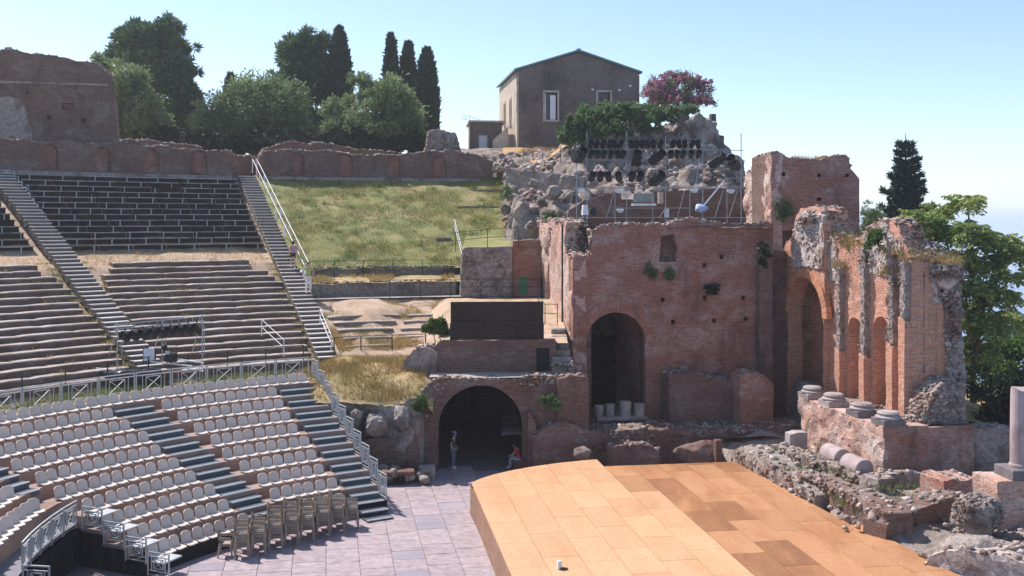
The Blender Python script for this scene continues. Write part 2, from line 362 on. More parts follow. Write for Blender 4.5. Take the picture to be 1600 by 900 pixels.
def stones(name, P, lo, hi, mat=None, parent=None, flatz=.7, **tg):
    """many small broken stones in one mesh"""
    P = np.asarray(P, float); n = len(P); iv, fv = CUBE_V, CUBE_F
    s = (lo+(hi-lo)*RNG.random(n)**1.8)[:, None]*RNG.uniform(.5, 1.15, (n, 3))
    v = (iv[None]+RNG.uniform(-.38, .38, (n, len(iv), 3)))*s[:, None]*.72
    v = np.einsum('nij,nkj->nki', rotm(n), v); v[:, :, 2] *= flatz
    v += P[:, None]; f = fv[None]+(np.arange(n)*len(iv))[:, None, None]
    o = wob(name, v.reshape(-1, 3), f.reshape(-1, 3), mat or STONES, parent); o['kind'] = 'stuff'; return o
def boulder(name, c, d, mat, parent=None, seed=0, sub=4, amp=.35, sc=1.2, rz=0, cut=True):
    bm = bmesh.new(); bmesh.ops.create_icosphere(bm, subdivisions=sub, radius=1)
    v = np.array([x.co for x in bm.verts]); f = np.array([[x.index for x in q.verts] for q in bm.faces]); bm.free()
    rg = np.random.default_rng(seed); v0 = v.copy(); v = v*(1+fbm(v+seed*5.3, seed, 2, sc)*amp*.7)[:, None]
    for _ in range(16 if cut else 0):
        n_ = rg.normal(size=3); n_ /= np.linalg.norm(n_); v = v-np.maximum(0, v@n_-rg.uniform(.62, .95))[:, None]*n_*.92
    rr = 1+fbm(v0*2.6+seed, seed+9, 5, 1.3)*amp*.34-np.abs(fbm(v0*2.1+seed*2, seed+4, 3, 1.2))*amp*.22
    v = v*rr[:, None]*np.array(d)/2; c_, s_ = math.cos(rz), math.sin(rz)
    v = np.stack([v[:, 0]*c_-v[:, 1]*s_, v[:, 0]*s_+v[:, 1]*c_, v[:, 2]], 1)
    return wob(name, v+np.array(c), f, mat, parent)
def grid(name, X, Y, Z, mat, parent=None, kind=None, smooth=True, uv=False):
    n, m = X.shape; v = np.stack([X.ravel(), Y.ravel(), Z.ravel()], 1); i = np.arange(n*m).reshape(n, m)
    f = np.stack([i[:-1, :-1], i[:-1, 1:], i[1:, 1:], i[1:, :-1]], -1).reshape(-1, 4)
    e1 = v[f[:, 1]]-v[f[:, 0]]; e2 = v[f[:, 3]]-v[f[:, 0]]
    if np.cross(e1, e2)[:, 2].mean() < 0: f = f[:, ::-1].copy()
    o = wob(name, v, f, mat, parent, smooth=smooth, uv=(np.stack([v[:, 0]+v[:, 1]*.9, v[:, 2]], 1) if uv else None))
    if kind: o['kind'] = kind
    return o
def leaves(name, P, size, mat, parent=None, aspect=.5, up=None, droop=0., jit=.35, kind=None):
    """leaf-shaped quads at points P; up: preferred growing direction (n,3)"""
    n = len(P); d = RNG.normal(size=(n, 3))
    if up is not None: d = d*.55 + up
    d[:, 2] -= droop; d /= np.linalg.norm(d, axis=1)[:, None]
    q = np.cross(d, RNG.normal(size=(n, 3))); q /= np.linalg.norm(q, axis=1)[:, None]
    s = size*RNG.uniform(1-jit, 1+jit, n)[:, None]; w = s*aspect*.5
    v = np.stack([P, P+d*s*.5+q*w, P+d*s, P+d*s*.5-q*w], 1).reshape(-1, 3)
    o = wob(name, v, np.arange(n*4).reshape(n, 4), mat, parent)
    if kind: o['kind'] = kind
    return o
def blades(name, P, h, w, mat, parent=None, kind='stuff', lean=.35):
    n = len(P); a = RNG.uniform(0, 2*math.pi, n); hh = h*RNG.uniform(.45, 1.25, n)
    d = np.stack([np.cos(a), np.sin(a), a*0], 1); l = RNG.normal(size=(n, 3))*lean; l[:, 2] = 1
    v = np.stack([P-d*w/2, P+d*w/2, P+l*hh[:, None]], 1).reshape(-1, 3)
    o = wob(name, v, np.arange(n*3).reshape(n, 3), mat, parent)
    if kind and parent is None: o['kind'] = kind
    return o
CX, CY = 2.5, 28.1
def PL(r, th, z=0.): t = R(th); return (CX - r*math.sin(t), CY + r*math.cos(t), z)
def PLn(r, th, z): t = np.radians(th); return np.stack([CX-r*np.sin(t), CY+r*np.cos(t), z+0*r], -1)
def G(u, v, z): D = 1600*(12-z)/(v-345); return ((u-800)/1600*D, D, z)         # photo point on a level
def Q(u, v, D): return ((u-800)/1600*D, D, 12-(v-345)*D/1600)                # photo point at a depth
# ================================================================ THE SETTING
mb = MB(); n = 48; mb.add([(0, 0, -180)]+[(45000*math.cos(2*math.pi*i/n), 45000*math.sin(2*math.pi*i/n), -180) for i in range(n)], [(0, 1+i, 1+(i+1) % n) for i in range(n)])
t = Nt('sea_water'); t.b.inputs['Specular IOR Level'].default_value = .5
SEA = t.done((.035, .13, .30), .35, t.noise(t.pos(), .02, 5, .6), .4, 3.)
tag(mb.build('sea', SEA, origin=(0, 0, -180)), kind='structure')

def hz(r): return 15.3-.45*(52-r)
def polar(name, r0, r1, t0, t1, zf, mat, dr=.35, dt=.5, amp=.06, seed=1, kind='structure', sc=1.1):
    rr = np.linspace(r0, r1, max(2, int((r1-r0)/dr)+1)); tt = np.linspace(t0, t1, max(2, int((t1-t0)/dt)+1))
    Rr, T = np.meshgrid(rr, tt, indexing='ij'); Z = zf(Rr, T)
    P = PLn(Rr.ravel(), T.ravel(), Z.ravel()); Z = Z + fbm(P, seed, 4, sc).reshape(Z.shape)*amp
    t = np.radians(T); return grid(name, CX-Rr*np.sin(t), CY+Rr*np.cos(t), Z, mat, None, kind)
S = 'structure'
polar('hillside', 26.2, 52.5, 24.2, 104, lambda r, t: np.where(r < 28.6, 4.1+(r-26.2)*.02, np.where(r < 39.3, hz(r)-.55, np.where(r < 42.2, 9.25+(r-39.3)*.3, hz(r)-.75))), DIRT)
polar('plateau', 52.3, 120, -3, 104, lambda r, t: 15.15+(r-52)*.012, DRYG, dr=2, dt=1.5, amp=.15)
polar('grass_slope', 37.4, 52.4, 2.5, 24.4, lambda r, t: 9.05+(r-37.4)*.423, LAWN, dr=.25, dt=.35, amp=.09, sc=.9)
polar('dry_terrace', 35.6, 37.6, 9.0, 24.2, lambda r, t: 8.25+(r-35.6)*.2, DRYG, amp=.06)
polar('earth_slope', 27.2, 34.6, 7.0, 24.4, lambda r, t: 4.55+(r-27.2)*.375+.35*np.exp(-((t-19)/2.6)**2-((r-32.6)/1.4)**2), DIRT, amp=.1)
polar('path', 34.4, 35.75, -3.0, 24.6, lambda r, t: 7.42+0*r, PATHM, amp=.015)
EX, EY = np.meshgrid(np.linspace(-6, 27, 190), np.concatenate([np.linspace(63.0, 93, 180), np.linspace(93.5, 128, 50)]))
def hill(x, y):
    z = 11.9+.235*(np.clip(y, 60, 92)-64)
    z = z+2.0*np.exp(-((x-7.2)/3.6)**2-((y-81)/4.5)**2)+2.9*np.exp(-((x-13.8)/2.9)**2-((y-79)/6.5)**2)+2.4*np.exp(-((x-8.5)/4.5)**2-((y-79.5)/6)**2)+1.0*np.exp(-((x-16)/4)**2-((y-90)/5)**2)
    z = z-7*np.clip((x-15.6-(y-78)*.10)/5, 0, 1)**1.2
    z = z-2.6*np.clip(65.6-y, 0, 3)
    return z-6*np.clip((.1+(y-66)*-.045-x)/1.0, 0, 1)*np.clip((82-y)/2.5, 0, 1)
def hilln(x, y):
    P = np.stack([x.ravel(), y.ravel(), 0*x.ravel()], 1); a = np.clip((91-y)/6, .15, 1)
    return hill(x, y)+(fbm(P, 5, 5, .45)*.4+np.abs(fbm(P, 9, 4, .8))*.7+np.abs(fbm(P, 19, 3, 2.1))*.22-.2).reshape(x.shape)*a
grid('house_hill', EX, EY, hilln(EX, EY), SCREE, None, S, smooth=False)
XX, YY = np.meshgrid(np.linspace(9.6, 44, 110), np.linspace(24, 60, 110))
P = np.stack([XX.ravel(), YY.ravel(), 0*XX.ravel()], 1)
zz = 1.35+(fbm(P, 3, 4, .7)*.16).reshape(XX.shape)-np.clip((XX-21)/20, 0, 1)*3+np.clip((40-YY)/12, 0, 1)*-.3
zz = np.where(XX < 10.35+(46.05-YY)*.215, .08, zz)
grid('ruin_ground', XX, YY, zz, SCREE, None, S, smooth=False)
XX, YY = np.meshgrid(np.linspace(-.5, 16.5, 70), np.linspace(49.4, 57.5, 40)); P = np.stack([XX.ravel(), YY.ravel(), 0*XX.ravel()], 1)
grid('stage_back_ground', XX, YY, 1.62+(fbm(P, 4, 4, .9)*.13).reshape(XX.shape)+np.where(XX < .8, 3*0, 0), SCREE, None, S, smooth=False)
XX, YY = np.meshgrid(np.linspace(17, 160, 60), np.linspace(50, 190, 60)); P = np.stack([XX.ravel(), YY.ravel(), 0*XX.ravel()], 1)
grid('seaward_slope', XX, YY, 3-(XX-17)*.16-np.clip(YY-70, 0, 200)*.45+(fbm(P, 6, 4, .15)*1.2).reshape(XX.shape), DRYG, None, S)

# ---------------------------------------------------------------- orchestra paving
def clip(poly, hp):
    for (ax, ay, bx, by) in hp:                     # keep the left of a->b
        out = []; n = len(poly)
        for i in range(n):
            p, q = poly[i], poly[(i+1) % n]; sp = (bx-ax)*(p[1]-ay)-(by-ay)*(p[0]-ax); sq = (bx-ax)*(q[1]-ay)-(by-ay)*(q[0]-ax)
            if sp >= 0: out.append(p)
            if (sp >= 0) != (sq >= 0): u = sp/(sp-sq); out.append((p[0]+u*(q[0]-p[0]), p[1]+u*(q[1]-p[1])))
        poly = out
        if len(poly) < 3: return []
    return poly
def prism(mbx, poly, z0, z1, bev=0):
    n = len(poly)
    if bev:
        cx = sum(p[0] for p in poly)/n; cy = sum(p[1] for p in poly)/n
        ins = [(p[0]+(cx-p[0])*bev/max(.1, math.dist(p, (cx, cy))), p[1]+(cy-p[1])*bev/max(.1, math.dist(p, (cx, cy)))) for p in poly]
        v = [(*p, z0) for p in poly]+[(*p, z1-bev*.6) for p in poly]+[(*p, z1) for p in ins]
        f = [tuple(range(n))[::-1], tuple(range(2*n, 3*n))]+[(l*n+i, l*n+(i+1) % n, l*n+n+(i+1) % n, l*n+n+i) for l in (0, 1) for i in range(n)]
    else:
        v = [(*p, z0) for p in poly]+[(*p, z1) for p in poly]; f = [tuple(range(n))[::-1], tuple(range(n, 2*n))]+[(i, (i+1) % n, n+(i+1) % n, n+i) for i in range(n)]
    mbx.add(v, f)
mb = MB(); prism(mb, [(-24, 22), (9, 22), (9, 50), (3, 62), (-6.5, 62), (-24, 46)], -.5, -.016)
floor = tag(mb.build('orchestra_floor', JOINT), kind=S)
ph = R(10.2); du = (math.cos(ph), math.sin(ph)); dv = (-math.sin(ph), math.cos(ph))
def loc2(o, a, b): return (o[0]+du[0]*a+dv[0]*b, o[1]+du[1]*a+dv[1]*b)
for i in range(-8, 4):
    b = -3+random.uniform(0, 1)
    while b < 26:
        L = random.choice((.75, .95, 1.15, 1.15, 1.5)); c = loc2((-1.2, 26), (i+.5)*1.16, b+L/2)
        rr = math.hypot(c[0]-CX, c[1]-CY)
        if (rr < 16.9 or c[0] > -6.2 and c[1] > 41) and c[1] < 49.6 and c[1] > 28 and c[0] < .9+max(0, (45-c[1])*.12) and not (c[0] < -4.2 and c[1] > 46.6):
            g = .011; q = [loc2((-1.2, 26), i*1.16+g, b+g), loc2((-1.2, 26), (i+1)*1.16-g, b+g), loc2((-1.2, 26), (i+1)*1.16-g, b+L-g), loc2((-1.2, 26), i*1.16+g, b+L-g)]
            mb = MB(); prism(mb, q, -.05, random.uniform(0, .008), .008); mb.build('paving_slab', PAVEG if random.random() < .13 else PAVE, floor)
        b += L

# ---------------------------------------------------------------- the wooden stage
stage = thing('wooden_stage', (5, 38, 0), 'large orange plywood stage platform with a rounded corner on the orchestra', 'stage')
sp = R(8.6); su = (math.cos(sp), math.sin(sp)); sv = (-math.sin(sp), math.cos(sp)); SO = (.62, 27.0)
def sl(a, b): return (SO[0]+su[0]*a+sv[0]*b, SO[1]+su[1]*a+sv[1]*b)
crn = [(-1.62, 41.3), (-1.69, 41.9), (-1.62, 42.4), (-1.30, 43.0), (-.75, 43.7), (0, 44.4), (.9, 45.05), (2, 45.7), (3.4, 46.3), (5.2, 46.75), (9, 47.3)]
HPA = [(*sl(0, 40), *sl(0, 0))]+[(crn[i+1][0], crn[i+1][1], crn[i][0], crn[i][1]) for i in range(len(crn)-1)]
HPB = HPA+[(10.4, 46.05, 5.4, 45.3)]
def right_hp(b): return (13.45, 30., 10.0, 46.05) if b > 7.6 else (13.9, 30, 12.6, 36)
mb = MB()
for (x0, x1, hp) in ((0, 6.1, HPA), (6.1, 14.5, HPB)):
    for (b0, b1) in ((0, 6.2), (6.2, 22)):
        q = [sl(x0, b0), sl(x1, b0), sl(x1, b1), sl(x0, b1)]; q = clip(q, hp+[right_hp((b0+b1)/2)])
        if q:
            cx = sum(p[0] for p in q)/len(q); cy = sum(p[1] for p in q)/len(q)
            prism(mb, [(p[0]+(cx-p[0])*.012, p[1]+(cy-p[1])*.012) for p in q], .02, 1.14)
mb.build('frame', PLYS, stage)
for i in range(12):
    off = (0, .9, .3, 1.4)[i % 4]
    for j in range(-1, 9):
        b0, b1 = j*2.44+off, (j+1)*2.44+off; w = 1.22; a0, a1 = i*w, (i+1)*w
        q = [sl(a0+.008, b0+.008), sl(a1-.008, b0+.008), sl(a1-.008, b1-.008), sl(a0+.008, b1-.008)]
        am, bm_ = (a0+a1)/2, (b0+b1)/2
        q = clip(q, (HPA if i < 5 else HPB)+[right_hp(bm_)])
        if not q: continue
        cxx = sum(p[0] for p in q)/len(q); cyy = sum(p[1] for p in q)/len(q)
        if 6.4 < bm_ < 8.3 and i >= 10 and cxx > 11.6: continue
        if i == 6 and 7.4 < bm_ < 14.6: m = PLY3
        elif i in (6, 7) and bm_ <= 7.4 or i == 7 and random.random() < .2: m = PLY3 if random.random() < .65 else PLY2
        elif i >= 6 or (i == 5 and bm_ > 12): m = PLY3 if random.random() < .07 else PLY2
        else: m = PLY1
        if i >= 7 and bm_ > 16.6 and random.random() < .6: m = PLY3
        mb = MB(); prism(mb, q, 1.15, 1.186+random.uniform(0, .004), .004); mb.build('deck_panel', m, stage)
# skirting boards along the left side and round the corner
line = [sl(-.012, b) for b in np.arange(0, 14.4, 1.22)]+[(-1.70, 41.9), (-1.63, 42.42), (-1.31, 43.03), (-.76, 43.74), (-.01, 44.45), (.9, 45.1), (2, 45.75)]
for a, b in zip(line[:-1], line[1:]):
    mb = MB(); d = Vector((b[0]-a[0], b[1]-a[1], 0)).normalized()*.004; mb.bar(Vector((*a, .585))+d, Vector((*b, .585))-d, .022, 1.13); mb.build('skirting_board', PLYS, stage)
# small white lamp at the stage front, and a rock on its back edge
lp = thing('floor_lamp', (1.45, 31.9, 1.19), 'small white lamp lying on the front of the orange stage', 'lamp')
p = Vector(G(874, 889, 1.19)); W[lp.name] = Matrix.Translation(p); lp.matrix_basis = W[lp.name]
mb = MB(); mb.box(p+Vector((0, 0, .13)), (.14, .10, .26), rz=.4, taper=.7, bev=.015); mb.build('housing', WHITEP, lp)
mb = MB(); mb.box(p+Vector((.13, -.03, .03)), (.26, .09, .05), rz=-.3, bev=.01); mb.build('mounting_bracket', DMETAL, lp)

# ---------------------------------------------------------------- stone tiers
def tier(parent, r0, z, t0, t1, tread=.95, rise=.46, seed=0, mat=TIER, ris=None):
    n = max(6, int((t1-t0)*r0*math.pi/180/.35)); tt = np.linspace(t0, t1, n)
    prof = [(0, -rise), (.0, -.07), (.025, -.015), (.08, 0), (tread*.6, .0), (tread, .0)]
    sag = f1(tt*.9+seed*3.3, seed, 3); edge = f1(tt*2.3+seed, seed+5, 3)
    v = []
    for k, (pr, pz) in enumerate(prof):
        nz = fbm(np.stack([tt*1.3+k*9, tt*0+seed, tt*0], 1), seed+k, 3)
        rr_ = r0+pr+edge*.014+nz*.014; end = np.minimum(np.arange(n), np.arange(n)[::-1]); rnd = np.exp(-end/.7)*.06
        v.append(PLn(rr_+rnd, tt, z+pz+sag*.012+nz*.008-np.exp(-end/.6)*.03*(k > 1)))
    v = np.array(v); K = len(prof); i = np.arange(K*n).reshape(K, n)
    f = np.stack([i[:-1, :-1], i[:-1, 1:], i[1:, 1:], i[1:, :-1]], -1).reshape(-1, 4)
    f = [tuple(int(j) for j in q) for q in f] + [tuple(int(j) for j in i[:, 0]), tuple(int(j) for j in i[::-1, -1])]
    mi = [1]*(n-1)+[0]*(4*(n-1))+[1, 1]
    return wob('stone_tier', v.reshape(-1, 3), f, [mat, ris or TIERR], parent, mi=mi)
T1 = 25.9; T2a, T2b = 42.3, 44.3; T3 = 62
for lab, t0, t1, sd in (('bank of worn stone tiers between the two long stairs, behind the light rig', T1, T2a, 1), ('bank of worn stone tiers left of the long stair, at the left edge', T2b, T3, 40)):
    c = PL(34, (t0+t1)/2, 5); th = thing('stone_seating', c, lab, 'stone seating', 'stone seating of the auditorium')
    for k in range(17):
        a = t0+random.uniform(.15, .75)+max(0, k-12)*.3*(t0 < 30)+(.9 if k > 14 else 0); b = t1-random.uniform(.15, .8)-max(0, k-12)*.45
        e = a
        while e < b:
            w_ = math.degrees(random.uniform(1.3, 3.6)/(28.75+.67*k)); e2 = b if b-e-w_ < 1.2 else e+w_
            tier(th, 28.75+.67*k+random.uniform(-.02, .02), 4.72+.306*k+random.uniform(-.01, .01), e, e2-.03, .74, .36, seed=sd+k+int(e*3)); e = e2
# tufts and low weeds on the tiers
def tufts(name, P, h, w, mat, label, per=30, spread=.25):
    P = np.repeat(np.asarray(P), per, 0); P = P+np.concatenate([RNG.normal(size=(len(P), 2))*spread, np.zeros((len(P), 1))], 1)
    o = blades(name, P, h, w, mat); return tag(o, label, 'weeds', None, 'stuff')
pp = []; 
for i in range(330):
    k = RNG.integers(0, 17); th = RNG.uniform(T1, 61) if RNG.random() < .45 else RNG.choice([T1+.2, T2a-.1, T2b+.2])+RNG.normal()*.35
    pp.append(PL(28.75+.67*k+RNG.uniform(.45, .66), th, 4.72+.306*k-.02))
tufts('weeds', pp[::2], .16, .03, G_GREEN, 'green weeds growing in the joints of the stone tiers', 26, .18)
tufts('dry_weeds', pp[1::2], .18, .03, G_DRY, 'straw coloured weeds growing on the stone tiers', 26, .2)
rr = RNG.uniform(39.6, 41.9, 3800); tt = np.where(RNG.random(3800) < .6, RNG.uniform(26.5, 41.8, 3800), RNG.uniform(44.6, 62, 3800))
o = blades('dry_grass', PLn(rr, tt, 9.25+(rr-39.3)*.3), .16, .025, G_DRY); tag(o, 'dry grass on the earth strip under the dark bleachers', 'grass', None, 'stuff')

# ---------------------------------------------------------------- stairs
STEPBOX = None
def stairs(name, th, r0, r1, w, label, skip=None, zoff=0.0):
    s = thing(name, PL(r0, th, hz(r0)-.3), label, 'stairs', 'long stone stairs up the auditorium'); n = int(round((hz(r1)-hz(r0))/.2)); me = None
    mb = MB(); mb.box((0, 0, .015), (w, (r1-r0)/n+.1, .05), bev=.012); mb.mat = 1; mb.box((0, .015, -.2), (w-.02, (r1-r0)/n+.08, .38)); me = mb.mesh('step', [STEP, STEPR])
    for i in range(n):
        r = r0+(r1-r0)*(i+.5)/n; z = hz(r0)+(i+1)*.2-.04
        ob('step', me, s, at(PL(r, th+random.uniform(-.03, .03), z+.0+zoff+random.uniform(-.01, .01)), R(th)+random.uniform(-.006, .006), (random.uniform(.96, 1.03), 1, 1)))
    return s
stairs('stone_stairs', 25.05, 28.4, 52, 1.25, 'long straight stone stairs beside the grassy slope, two people on it')
stairs('stone_stairs', 43.3, 28.4, 52, 1.3, 'long straight stone stairs left of the light rig, between dark bleachers')

# ---------------------------------------------------------------- dark timber bleachers on the upper tiers
def bleacher(t0, t1, label, sd):
    th = thing('timber_bleacher', PL(43, (t0+t1)/2, 9.6), label, 'bleachers', 'dark timber bleachers under the top wall')
    m1 = MB(); m1.box((0, 0, 0), (1, .30, .045)); seat = m1.mesh('seat_plank', TIMBER)
    m1 = MB(); m1.box((0, 0, 0), (1, .03, 1)); ris = m1.mesh('riser_board', TIMBER)
    m1 = MB(); m1.box((0, 0, 0), (1, .03, .05)); nos = m1.mesh('edge_strip', TIMBL)
    m1 = MB(); m1.box((0, 0, 0), (.05, .05, 1)); pst = m1.mesh('post', METAL)
    for k in range(13):
        r = 42.2+.755*k; z = 10.55+.372*k; L = 1.95; ns = max(1, int(round((t1-t0)*math.pi/180*r/L))); da = (t1-t0)/ns
        w = 2*r*math.tan(R(da/2))-.02; sh = (k % 3)*.0
        for i in range(ns):
            a = t0+(i+.5)*da; rz = R(a)
            ob('seat_plank', seat, th, at(PL(r+.16, a, z+random.uniform(-.01, .01)), rz, (w, 1, 1)))
            ob('riser_board', ris, th, at(PL(r+.33, a, z-.19), rz, (w, 1, .42)))
            if random.random() < .96: ob('edge_strip', nos, th, at(PL(r-.006, a, z-.004+random.uniform(-.01, .012)), rz+random.uniform(-.004, .004), (w*random.uniform(.96, 1.02), 1, 1)))
            ob('post', pst, th, at(PL(r-.02, a-da/2+da*((k*.37+sd*.2) % 1), z-.2), rz, (1, 1, .36)))
bleacher(26.0, 42.2, 'dark timber bleachers right of the long stair, under the brick wall', 1)
bleacher(44.5, 58, 'dark timber bleachers left of the long stair, at the left edge', 2)
# bent tube handrails at the stair side of the bleachers
hr = thing('handrail', PL(47, 42.45, 12), 'row of low bent tube handrails down the left end of the bleachers', 'handrail')
for k in range(2, 13):
    r = 42.2+.755*k; z = 10.55+.372*k; mb = MB(); mb.tube([PL(r-.4, 42.5, z-.35), PL(r-.38, 42.5, z+.12), PL(r-.3, 42.5, z+.2), PL(r+.15, 42.5, z+.2), PL(r+.22, 42.5, z+.1), PL(r+.22, 42.5, z-.2)], .03, 6); mb.build('tube_loop', METAL, hr)
# ================================================================ WALLS, HOUSE AND RUINS
def th_at(u, r):
    k = (u-800)/1600; a = k*k+1; b = -2*CX*k-2*CY; c = CX*CX+CY*CY-r*r
    D = (-b+math.sqrt(b*b-4*a*c))/(2*a); return math.degrees(math.atan2(CX-k*D, D-CY))
def bend(r, t0):
    def fr(v):
        t = np.radians(t0)-v[:, 0]/r; q = r+v[:, 1]
        return np.stack([CX-q*np.sin(t), CY+q*np.cos(t), v[:, 2]], 1)
    return fr
def cap_stones(fr, top, thick, per, lo, hi, parent, y0=0., sink=.0, mat=None, name='capping_stones'):
    P = []
    for a, b in zip(top[:-1], top[1:]):
        n = max(1, int(math.dist(a, b)*per+random.random()))
        for i in range(n):
            q = random.random(); P.append((a[0]+(b[0]-a[0])*q, y0+random.uniform(-.03, thick), a[1]+(b[1]-a[1])*q-sink+random.uniform(-.06, .04)))
    return stones(name, fr(np.array(P)), lo, hi, mat, parent)
def face_stones(fr, poly, per, lo, hi, parent, y=-.02, mat=None, name='rubble_facing'):
    A = np.array(poly); x0, z0 = A.min(0); x1, z1 = A.max(0); n = int((x1-x0)*(z1-z0)*per)
    P = np.stack([RNG.uniform(x0, x1, n), RNG.uniform(z0, z1, n)], 1); P = P[inside(P, poly)]
    return stones(name, fr(np.stack([P[:, 0], y+RNG.uniform(-.04, .06, len(P)), P[:, 1]], 1)), lo, hi, mat, parent, flatz=.85)

# ---- curved top wall with niches, in two stretches
def ring_wall(t0, t1, us, tops, label, sd, r=52.0):
    L = R(t0-t1)*r; th = thing('brick_wall', PL(r, (t0+t1)/2, 15), label, 'wall', 'curved brick wall along the top of the auditorium'); fr = bend(r, t0)
    top = rough([(R(t0-th_at(u, r))*r if not isinstance(u, str) else (0 if u == 'a' else L), z) for u, z in tops], .13, .3, sd)
    holes = [arch(R(t0-th_at(u, r))*r, .52, 15.42, 16.55) for u in us]
    wall('masonry', fr, [(0, 14.6), (L, 14.6)]+top[::-1], BR_DULL, th, holes, thick=.42, res=.4, amp=.07, seed=sd, back=False)
    wall('core', fr, [(0, 14.6), (L, 14.6)]+[(x, z-.05) for x, z in top[::-1]], BR_RED, th, thick=.5, res=.6, amp=.05, seed=sd+1, y0=.36)
    mb = MB()
    for i in range(int(L/1.2)):
        p = fr(np.array([[i*1.2+.6, -.22, 15.12]]))[0]; th_ = t0-math.degrees((i*1.2+.6)/r); mb.box(p, (1.19, .5, .3), R(th_), bev=.03)
    mb.build('plinth_course', RUBBLE, th)
    cap_stones(fr, top, .8, 26, .07, .17, th, sink=.02)
    return fr
ring_wall(62, 26.05, (78, 160, 237, 312), [('a', 17.4), (60, 17.25), (180, 17.35), (195, 17.55), (205, 17.2), (260, 17.3), (300, 17.05), (360, 17.1), ('b', 17.0)], 'curved brick wall with arched niches above the dark bleachers', 11)
ring_wall(24.1, 4.4, (465, 540, 615, 686), [('a', 16.6), (412, 17.05), (450, 17.25), (520, 17.3), (560, 17.0), (620, 17.1), (660, 17.35), (700, 17.45), (740, 17.2), ('b', 16.6)], 'curved brick wall with arched niches above the grassy slope', 21)
def outer(t0, t1, tops, label, sd, r=55.4):
    L = R(t0-t1)*r; fr = bend(r, t0); top = rough([(L*a, z) for a, z in tops], .14, .3, sd)
    th = thing('ruined_wall', PL(r, (t0+t1)/2, 15), label, 'wall', 'broken outer walls behind the top wall')
    wall('masonry', fr, [(0, 15), (L, 15)]+top[::-1], BR_DULL, th, thick=.8, res=.45, amp=.06, seed=sd); cap_stones(fr, top, .8, 22, .07, .16, th)
outer(27.3, 23.0, [(0, 16.4), (.2, 17.0), (.7, 17.1), (1, 16.9)], 'short broken wall seen through the gap at the head of the stairs', 33, 56.6)
outer(34.5, 27.5, [(0, 17.2), (.1, 17.9), (.6, 17.85), (.95, 17.6), (1, 16.5)], 'broken outer wall behind the niched wall, below the big pine', 31)
outer(23.6, 11.5, [(0, 16.6), (.06, 17.6), (.2, 18.15), (.5, 18.1), (.62, 17.7), (.9, 17.6), (1, 17.2)], 'broken outer wall with rubble top behind the grassy slope', 32)
# masonry stump standing on the right end of the wall
fr = flat((-6.9, 80.6), (-4.0, 80.9)); st = thing('masonry_stump', (-5.5, 81, 16), 'grey masonry stump rising from the right end of the top wall', 'ruin')
top = rough([(.15, 17.6), (.35, 19.0), (.9, 19.2), (1.9, 19.0), (2.4, 18.9), (2.6, 18.2), (2.9, 17.3)], .1, .25, 4)
wall('masonry', fr, [(0, 15.5), (2.9, 15.5)]+top[::-1], RUBBLE, st, thick=1.6, res=.3, amp=.16, seed=35); cap_stones(fr, top, 1.5, 30, .08, .2, st); face_stones(fr, [(.2, 17), (2.7, 17), (2.4, 18.8), (.4, 18.9)], 25, .07, .16, st)
# ---- high brick wall at the left
fr = flat((-46, 68.6), (-27.9, 72.3)); hw = thing('high_brick_wall', (-36, 70.5, 15), 'high ruined brick wall at the left edge in front of the big pine', 'wall'); L = 18.47
top = rough([(0, 24.2), (9.5, 23.7), (11.5, 23.85), (14.5, 23.5), (17.2, 23.05), (18.0, 22.3)], .16, .3, 41)
wall('masonry', fr, [(0, 15), (L+.25, 15), (L, 18), (L-.2, 20.5), (18.05, 22.2)]+top[::-1], BR_DULL, hw, [rect(14.0, 19.2, .3, .3), rect(16.3, 19.0, .3, .4), rect(15.2, 20.0, .8, .45), rect(12.6, 20.9, .2, .2), rect(16.0, 17.5, .2, .2)], thick=.5, res=.4, amp=.09, seed=41, back=False)
wall('core', fr, [(0, 15), (L+.1, 15), (L-.3, 20.5), (17.8, 22.2)]+[(x, z-.06) for x, z in top[::-1]], BR_RED, hw, thick=1.3, res=.8, amp=.04, seed=42, y0=.45)
wall('stone_patch', fr, rough([(8.6, 17.2), (12.9, 17.2), (12.9, 18.3)], .1, .3, 5)+rough([(12.9, 18.3), (12.2, 20.5), (10.3, 20.6), (10.0, 19.2), (8.6, 19.0)], .14, .3, 6), RUBBLE, hw, thick=.2, res=.3, amp=.05, seed=43, y0=-.05)
wall('string_course', fr, rough([(8, 21.55), (17.9, 21.5)], .03, .4, 7)+[(17.9, 21.64), (8, 21.7)], RUBBLE, hw, thick=.2, res=.4, amp=.03, seed=44, y0=-.1)
cap_stones(fr, top, 1.6, 16, .08, .2, hw); cap_stones(fr, [(8, 16.95), (18.5, 16.9)], 1.2, 20, .1, .22, hw, y0=-1.2, name='fallen_stones')

# ---- house on the hill
hs = thing('stone_house', (6, 96, 17.8), 'plain grey house with low gabled roof on top of the rocky hill', 'house')
F = np.array([.46, 92.0]); e1 = np.array([.9894, .1451]); e2 = np.array([-.1451, .9894]); HL, HD, ZB, ZE, ZA = 11.25, 12.0, 16.8, 25.45, 27.25
frF = flat(F, F+e1*HL); frL = flat(F+e2*HD, F)
w1, w2 = rect(3.1, 22.35, 1.15, 2.5), rect(8.0, 22.6, 1.15, 2.2)
w3, w4 = arch(HD-7.9, .45, 21.0, 23.2, 8, .4), arch(HD-4.0, .45, 21.0, 23.2, 8, .4)
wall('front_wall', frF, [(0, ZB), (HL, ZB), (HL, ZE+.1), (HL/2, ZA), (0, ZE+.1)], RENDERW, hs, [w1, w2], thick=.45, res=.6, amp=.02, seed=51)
wall('side_wall', frL, [(0, ZB), (HD-.01, ZB), (HD-.01, ZE), (0, ZE)], RENDERL, hs, [w3, w4], thick=.45, res=.6, amp=.02, seed=52)
